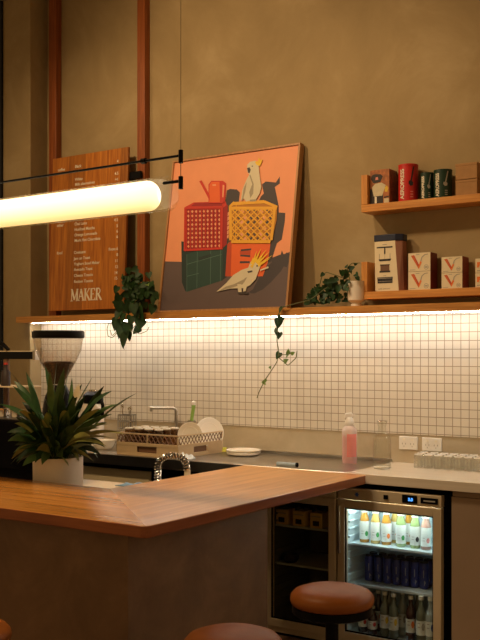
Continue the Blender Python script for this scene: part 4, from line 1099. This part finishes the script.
def jug(px, Y, r, h, label):
    t = thing('milk_jug', label, 'jug', (xY(px, Y), Y, TZ))
    MB().lathe([(0, 0), (r, 0), (r*1.02, .005), (r*.92, h*.8), (r, h), (r*.96, h), (r*.88, h*.8), (r*.95, .008), (0, .006)], n=24, cap=False).build('body', 'chrome', t)
    MB().tube([(r*.95, 0, h*.85), (r*1.5, 0, h*.8), (r*1.55, 0, h*.3), (r*.98, 0, h*.2)], .004, 6).build('handle', 'chrome', t)
jug(3.5, 3.82, .034, .052, 'squat steel milk jug on the espresso machine, outermost')
jug(17.0, 3.82, .034, .048, 'squat steel milk jug on the espresso machine, next to the red banded bottle')
Y = 3.86; X = xY(30.5, Y)
t = thing('syrup_bottle', 'small white bottle with a red band on the espresso machine', 'bottle', (min(X, mx1-.03), Y, TZ))
MB().lathe([(0, 0), (.026, 0), (.028, .006), (.028, .03), (.014, .045), (.014, .06), (0, .06)], n=16, cap=False).build('body', 'white', t)
MB().lathe([(.0155, .060), (.0155, .078), (0, .078)], n=16).build('red_band', 'ink_red', t)
MB().lathe([(.010, .0785), (.012, .10), (.010, .115), (0, .115)], n=16).build('tip', 'carton', t)
t = thing('dark_bottle', 'dark brown bottle standing on the machine cup shelf', 'bottle', (xY(8, 3.86)-.02, 3.86, H-(387-355)/ppm(10, 3.9)+.0085))
MB().lathe([(0, 0), (.028, 0), (.028, .08), (.012, .10), (.012, .125), (0, .125)], n=16).build('glass_body', 'photo_dark', t)
MB().lathe([(.013, .1252), (.013, .137), (0, .137)], n=14).build('cap', 'ink_red', t)

# potted plant
ppx, ppy = xY(58, 3.565), 3.565; pr = .131
pl = thing('potted_plant', 'bushy potted plant with long strappy leaves in a pale pot behind the bar', 'plant', (ppx, ppy, BZ))
PHt = .207
MB().lathe([(0, 0), (pr*.94, 0), (pr*.98, .01), (pr, PHt-.004), (pr-.003, PHt), (pr-.010, PHt-.002), (pr-.012, PHt-.03), (0, PHt-.03)], n=40, cap=False).build('pot', 'potgrey', pl)
MB().lathe([(pr-.013, PHt-.028), (pr*.5, PHt-.018), (0, PHt-.014)], n=32, cap=False).build('soil', 'soil', pl)
kk = ppm(58, ppy)
def blade(q, base, tip, arch, w, n=9, twist=0.0):
    base, tip = Vector(base), Vector(tip); mid = base.lerp(tip, .48)+Vector((0, 0, arch)); P = []; 
    for i in range(n):
        t = i/(n-1); P.append(base*(1-t)**2+mid*2*t*(1-t)+tip*t*t)
    prof = [.10, .12, .30, .70, .95, 1.0, .85, .50, .04]
    wd = [w*prof[min(int(i*9/n), 8)] for i in range(n)]
    d = (tip-base); sd = Vector((-d.y, d.x, 0))
    if sd.length < .02: sd = Vector((1, 0, 0))
    sd.normalize(); sd = sd*(1 if twist > 0 else -1)*.8+Vector((0, 0, abs(twist))); 
    q.ribbon(P, wd, sd, .22)
def tipat(px, py, dy): 
    v = onY(px, py, ppy+dy); return Vector((v.x-ppx, dy, v.z-BZ))
rr = random.Random(11)
LV = {k: MB() for k in 'abc'}
targets = [  # px, py, dy, arch, width, tone
 (9, 370, .05, .10, .040, 'a'), (14, 381, -.05, .14, .046, 'a'), (13, 386, -.12, .10, .050, 'a'), (0, 404, .02, .12, .040, 'a'), (8, 441, -.22, .12, .050, 'b'), (18, 425, -.2, .10, .045, 'a'),
 (26, 372, .1, .08, .036, 'a'), (30, 383, -.05, .08, .044, 'a'), (45, 366, .05, .06, .040, 'a'), (57, 362, .0, .05, .042, 'a'), (50, 372, -.10, .05, .050, 'b'), (64, 368, -.05, .05, .050, 'b'), (70, 362, .08, .05, .040, 'a'),
 (93, 376, .12, .05, .030, 'b'), (82, 384, .0, .08, .042, 'a'), (112, 391, .05, .12, .048, 'a'), (137, 393, .12, .10, .020, 'b'), (104, 386, .1, .08, .040, 'a'), (118, 404, .1, .10, .034, 'b'),
 (112, 414, .0, .10, .032, 'b'), (120, 432, -.05, .12, .036, 'c'), (124, 434, .05, .12, .028, 'c'), (112, 438, -.12, .12, .036, 'c'), (106, 446, -.15, .12, .034, 'c'), (99, 428, -.1, .12, .038, 'b'), (101, 408, -.08, .1, .036, 'c'),
 (108, 424, .1, .1, .03, 'c'), (95, 418, -.18, .08, .036, 'b'), (90, 436, -.2, .1, .04, 'c'), (96, 448, -.2, .1, .034, 'b'), (50, 425, -.2, .07, .030, 'c'), (33, 447, -.22, .09, .040, 'b'), (25, 418, -.12, .12, .044, 'a'), (22, 402, -.05, .12, .044, 'a'),
 (74, 398, -.14, .06, .050, 'b'), (60, 392, -.14, .05, .050, 'a'), (45, 398, -.14, .05, .050, 'a'), (36, 410, -.16, .07, .050, 'a'), (68, 410, -.18, .05, .048, 'b'), (56, 415, -.18, .04, .05, 'a'), (82, 408, -.12, .07, .044, 'b'), (78, 424, -.2, .06, .05, 'a'),
 (42, 428, -.2, .06, .05, 'a'), (64, 430, -.2, .03, .05, 'a'), (30, 434, -.2, .09, .05, 'a'), (85, 396, .05, .1, .04, 'a'), (72, 378, .1, .05, .03, 'b')]
for px, py, dy, ar, w, tone in targets:
    a = rr.random()*2*PI; b0 = Vector((math.cos(a)*.05, math.sin(a)*.05, PHt-.02)); blade(LV[tone], b0, tipat(px, py, dy), ar*1.0, w*.92, 11, rr.uniform(.3, 1.3)*rr.choice((-1, 1)))
for i in range(150):   # dense heart of the plant
    a = rr.random()*2*PI; r_ = rr.uniform(.10, .27); hgt = rr.uniform(-.03, .26)
    tp = Vector((math.cos(a)*r_, math.sin(a)*r_, PHt+hgt)); b0 = Vector((math.cos(a)*.04*rr.random(), math.sin(a)*.04, PHt-.02))
    blade(LV[rr.choice('aaaabbc')], b0, tp, rr.uniform(.06, .14), rr.uniform(.030, .050), 11, rr.uniform(.4, 1.4)*rr.choice((-1, 1)))
fo = LV['a'].build('foliage', 'leaf', pl, auto=False); LV['b'].build('foliage', 'leaf2', pl, auto=False)['label'] = 'mid green leaves'; LV['c'].build('foliage', 'leaf3', pl, auto=False)['label'] = 'yellowing leaves'
q = MB(); ft = tipat(77, 391, -.10)
q.heart(ft-Vector((0, 0, .03)), ft+Vector((.015, 0, .04)), (.2, -1, .1), .04); q.build('flower', 'photo_cream', pl, auto=False)
MB().tube([(0, 0, PHt-.02), tuple(ft*.6+Vector((0, 0, .05))), tuple(ft-Vector((0, 0, .03)))], .003, 6).build('flower_stem', 'stem', pl)

# ================================================================== TRAILING PLANTS ON THE LEDGE
def vine_plant(name, label, pot_px, pot_Y, pr, ph, potmat, footed, leaves, stems, mats=('vineleaf', 'vineleaf_lt')):
    X = xY(pot_px, pot_Y)
    t = thing(name, label, 'plant', (X, pot_Y, LZ1))
    if footed: prof = [(0, 0), (pr*.62, 0), (pr*.62, .018), (pr*.50, .022), (pr*.95, .040), (pr, .07), (pr, ph), (pr-.006, ph), (pr-.008, ph-.02), (0, ph-.02)]
    else: prof = [(0, 0), (pr*.75, 0), (pr, ph), (pr-.006, ph), (pr-.010, ph-.015), (0, ph-.015)]
    MB().lathe(prof, n=28, cap=False).build('pot', potmat, t)
    MB().lathe([(pr-.012, ph-.018), (0, ph-.008)], n=20, cap=False).build('soil', 'soil', t)
    rr = random.Random(hash(name) % 7+3 if False else len(label)); A, Bq, st = MB(), MB(), MB()
    for px, py, Y, s, ang, tone in leaves:
        s = s*.70 if s < .2 else s-.2
        c = onY(px, py, Y); c = Vector((c.x-X, Y-pot_Y, c.z-LZ1))
        d = Vector((math.cos(ang)*C_, math.cos(ang)*S_*.3+rr.uniform(-.7, .5), math.sin(ang))).normalized()
        n = Vector((.5+rr.uniform(-1.0, .8), -.8, rr.uniform(-.5, .9))); n = (n-d*n.dot(d)).normalized()
        (Bq if tone else A).heart(c-d*s*.5, c+d*s*.5, n, s*.85)
    for P in stems:
        pts = []
        for px, py, Y in P:
            c = onY(px, py, Y); pts.append((c.x-X, Y-pot_Y, c.z-LZ1))
        st.tube(resample(pts, max(8, len(pts)*4)), .0028, 6)
    A.build('foliage', mats[0], t, auto=False)
    if Bq.bm.faces: 
        o = Bq.build('foliage', mats[1], t, auto=False); o['label'] = 'pale young leaves'
    st.build('stem', 'stem', t)
    return t
rr = random.Random(5); lv = []
for i in range(95):     # mass over the ledge
    a = rr.random(); lv.append((min(153, rr.gauss(138, 9)), rr.gauss(293, 8.5), rr.uniform(4.985, 5.04), rr.uniform(.055, .095), rr.uniform(-2.9, -.3), 0))
for i in range(8): lv.append((rr.uniform(122, 156), rr.uniform(277, 290), rr.uniform(4.985, 5.02), .06, rr.uniform(-3, 0), 1 if i < 3 else 0))
for px, py, s, an in ((118, 316, .09, -1.8), (116, 325, .10, -1.6), (121, 332, .12, -1.5), (125, 341, .13, -1.6), (127, 330, .11, -1.3), (131, 321, .09, -1.2), (137, 319, .09, -1.5), (140, 325, .10, -1.2), (136, 331, .07, -2.2), (120, 308, .10, -1.6), (127, 309, .09, -1.5), (134, 310, .09, -1.4), (141, 312, .09, -1.3), (152, 310, .08, -1.5), (154, 302, .08, -1.4), (123, 320, .09, -1.9), (143, 318, .07, -.9), (122, 336, .08, -1.2), (130, 337, .08, -1.9), (118, 300, .07, -1.8), (116, 290, .06, -2.0), (157, 296, .06, -1.2)):
    lv.append((px, py, rr.uniform(4.90, 4.95), s*.92+.2, an, 0))
stm = [[(140, 300, 5.05), (128, 306, 4.96), (124, 318, 4.94), (125, 338, 4.93)], [(140, 300, 5.05), (140, 308, 4.96), (138, 322, 4.94), (130, 332, 4.93)],
       [(130, 330, 4.93), (140, 334, 4.93), (147, 331, 4.93), (149, 327, 4.93)], [(118, 330, 4.93), (112, 336, 4.93), (110, 330, 4.93)], [(109, 322, 4.93), (107, 329, 4.93), (108, 336, 4.93)]]
stm.append([(120, 330, 4.94), (112, 338, 4.93), (108, 336, 4.93)])
vine_plant('trailing_plant', 'dark trailing plant spilling over the ledge between menu board and painting', 141, 5.10, .055, .085, 'photo_dark', False, lv, stm)
rr = random.Random(9); lv = []
for i in range(105):
    u = rr.random(); px = 308+u*42; top_ = 296-24*min(1, u*1.3); lv.append((px, rr.uniform(top_, 303), rr.uniform(5.03, 5.16), rr.uniform(.04, .07), rr.uniform(-2.9, -.2), 1 if rr.random() < .06 else 0))
for px, py, s, an in ((352, 268, .06, .4), (350, 272, .06, -.5), (357, 275, .06, -.4), (345, 277, .06, -2.2), (356, 264, .035, .3), (341, 273, .04, 2.4), (318, 287, .05, -1.4), (322, 275, .045, -2.4), (333, 283, .06, -1.9), (306, 301, .05, 2.9), (312, 299, .05, 3.0), (358, 279, .05, -.9), (347, 266, .04, 1.2), (338, 290, .07, -1.5), (330, 292, .07, -1.7), (325, 297, .06, -1.9)):
    lv.append((px, py, rr.uniform(5.0, 5.10), s, an, 0))
# the long runner hanging down in front of the tiles
for px, py, s, an, tone in ((281, 310, .045, -1.8, 0), (278, 324, .060, -1.5, 0), (279.5, 320, .05, -1.7, 0), (277.5, 332, .060, -1.2, 0), (279, 336, .045, -1.5, 0), (278, 356, .045, -1.9, 0), (288, 351, .030, 1.2, 1), (288, 355, .035, .3, 1), (286.5, 360.5, .035, .4, 1), (293, 353, .025, .5, 1), (270.5, 367, .020, .8, 1), (264.5, 383, .030, -.8, 1), (265.5, 381, .020, -1.9, 1)):
    lv.append((px, py, 4.94, s*1.1+.2, an, tone))
stm = [[(352, 285, 5.10), (330, 285, 5.08), (310, 300, 5.00), (290, 305, 4.955), (281, 308, 4.945), (277, 318, 4.94), (277, 342, 4.94), (279, 352, 4.94), (277, 362, 4.94), (265, 380, 4.94)], [(265, 380, 4.94), (259, 392, 4.94), (257, 398, 4.94)], [(279, 355, 4.94), (288, 354.5, 4.94), (293, 352, 4.94)], [(279, 358, 4.94), (288, 365.5, 4.94), (296, 358, 4.94), (297, 351, 4.94)],
       [(348, 280, 5.1), (338, 276, 5.06), (326, 272, 5.05), (322, 276, 5.05), (318, 290, 5.05)], [(350, 280, 5.1), (347, 268, 5.08), (352, 263, 5.08), (360, 263, 5.08)]]
vine_plant('trailing_plant', 'leafy trailing plant in a white footed pot beside the shelves, one long runner hanging', 356.5, 5.10, .054, .155, 'potgrey', True, lv, stm)

# ================================================================== PENDANT LAMP
YL = 3.0
pL = onY(168, 193.5, YL); kk = ppm(170, YL)
lamp = thing('pendant_lamp', 'long glowing glass tube lamp hung from a thin black rod', 'lamp', (pL.x, YL, pL.z))
x_end = -2.6; rg = .070
x_core = xY(155, YL)-pL.x
MB().lathe([(rg, 0), (rg, -x_end)], (x_end, 0, 0), 36, (1, 0, 0), cap=False).build('glass_tube', 'tube_glass', lamp)
prof = [(0, 0), (.062, .0), (.062, -x_end+x_core-.045)]
for i in range(1, 7):
    a = i*PI/2/6; prof.append((max(.062*math.cos(a), 0), -x_end+x_core-.045+.045*math.sin(a)))
MB().lathe(prof, (x_end+.01, 0, 0), 36, (1, 0, 0), cap=False).build('diffuser', 'lamp_core', lamp)
xb = xY(180.8, YL)-pL.x
zr = onY(181, 155.5, YL).z-pL.z
MB().cyl((x_core+.045, 0, .044), (xb, 0, .044), .0065, 12).build('end_rod', 'black', lamp)
MB().cyl((xb, 0, .012), (xb, 0, .062), .0095, 14).build('lower_coupling', 'black', lamp)
zl2 = onY(181, 163, YL).z-pL.z; zl1 = onY(181, 150, YL).z-pL.z
MB().cyl((xb, 0, zl2), (xb, 0, zl1), .0095, 14).build('upper_coupling', 'black', lamp)
MB().cyl((x_end, 0, zr), (xb, 0, zr), .0055, 12).build('top_rod', 'black', lamp)
MB().cyl((xb, 0, .062), (xb, 0, zl2), .0015, 6).cyl((xb, 0, zl1), (xb, 0, CEIL-pL.z-.001), .0009, 6).build('suspension_wire', 'steel_dark', lamp)
xn = xY(143.8, YL)-pL.x; MB().cyl((xn-.01, 0, zr), (xn+.01, 0, zr), .012, 12).build('rod_joint', 'black', lamp)

# ================================================================== STOOLS
def stool_mk(label, x, y):
    t = thing('bar_stool', label, 'stool', (x, y, 0), 0, 'round leather bar stools at the bar')
    r = .165; z = .66
    MB().lathe([(0, z-.040), (r-.012, z-.040), (r-.004, z-.034), (r, z-.018), (r-.003, z-.002), (r-.016, z+.012), (r-.05, z+.024), (r*.4, z+.030), (0, z+.031)], n=56, cap=False).build('seat_cushion', 'leather', t)
    MB().lathe([(0, z-.075), (r-.016, z-.075), (r-.008, z-.070), (r-.008, z-.041), (0, z-.041)], n=56, cap=False).build('seat_plate', 'black', t)
    MB().cyl((0, 0, .02), (0, 0, z-.075), .026, 20).build('column', 'black', t)
    MB().lathe([(0, 0), (.20, 0), (.20, .008), (.19, .014), (.04, .02), (0, .02)], n=48, cap=False).build('base', 'black', t)
    q = MB(); ring = [(.13*math.cos(a), .13*math.sin(a), .25) for a in [i*2*PI/32 for i in range(33)]]; q.tube(ring, .009, 8)
    q.cyl((.025, 0, .25), (.125, 0, .25), .007, 8).cyl((-.025, 0, .25), (-.125, 0, .25), .007, 8); q.build('foot_ring', 'black', t)
    return t
def stool_at(px, py, dpx):
    r_ = ray(px, py); d = .33*F/dpx; return r_.x*d, r_.y*d
x, y = stool_at(332, 600, 84); s0 = stool_mk('round brown leather bar stool in front of the lit fridge', x, y)
x, y = stool_at(233, 640, 100); dup(s0, (x, y, 0), label='round leather bar stool cut by the bottom edge below the bar corner')
x, y = stool_at(-38, 635, 97); dup(s0, (x, y, 0), label='round leather bar stool in the bottom corner, barely in view')

# ================================================================== LIGHT
def area(name, loc, target, size, power, col, size_y=None):
    l = bpy.data.lights.new(name, 'AREA'); l.energy = power; l.color = col; l.size = size
    if size_y: l.shape = 'RECTANGLE'; l.size_y = size_y
    o = bpy.data.objects.new(name, l); COL.objects.link(o); o.location = loc
    o.rotation_euler = (Vector(target)-Vector(loc)).to_track_quat('-Z', 'Y').to_euler(); return o
def spot(name, loc, target, power, col, ang, blend=.6, r=.05):
    l = bpy.data.lights.new(name, 'SPOT'); l.energy = power; l.color = col; l.spot_size = math.radians(ang); l.spot_blend = blend; l.shadow_soft_size = r
    o = bpy.data.objects.new(name, l); COL.objects.link(o); o.location = loc
    o.rotation_euler = (Vector(target)-Vector(loc)).to_track_quat('-Z', 'Y').to_euler(); return o
WARM = (1.0, .68, .36)
spot('track_spot_painting', (-4.0, 3.0, 4.2), (-3.2, 5.25, 2.7), 150, WARM, 110, 1.0, .06)
spot('track_spot_shelf', (-2.9, 3.2, 4.2), (-2.3, 5.25, 2.0), 75, WARM, 80, 1.0, .06)
spot('added_spot_menu', (-5.2, 3.2, 4.2), (-4.8, 5.2, 2.4), 60, WARM, 75, 1.0, .06)  # unseen spot added to brighten the left wall
spot('track_spot_bar', (-3.3, 2.4, 4.2), (-3.6, 3.0, 1.0), 350, WARM, 74, 1.0, .08)
spot('track_spot_counter', (-2.9, 3.2, 4.2), (-2.4, 4.75, .96), 85, (1.0, .88, .70), 52, 1.0, .3)
w = bpy.data.worlds.new('World'); scene.world = w; w.use_nodes = True
bg = w.node_tree.nodes['Background']; bg.inputs['Color'].default_value = (1.0, .60, .25, 1); bg.inputs['Strength'].default_value = .38

# ================================================================== CAMERA
cam = bpy.data.cameras.new('camera'); co = bpy.data.objects.new('camera', cam); COL.objects.link(co)
co.location = (0, 0, H); co.rotation_euler = (math.radians(90), 0, YAW)
cam.sensor_width = 36; cam.sensor_fit = 'AUTO'; cam.lens = F/640*36; cam.shift_y = (YH-320)/640
cam.clip_start = .05; cam.clip_end = 100
scene.camera = co
scene.cycles.transparent_max_bounces = 40
scene.view_settings.view_transform = 'Standard'; scene.view_settings.look = 'None'
scene.view_settings.exposure = 0; scene.view_settings.gamma = 1; scene.view_settings.use_curve_mapping = False
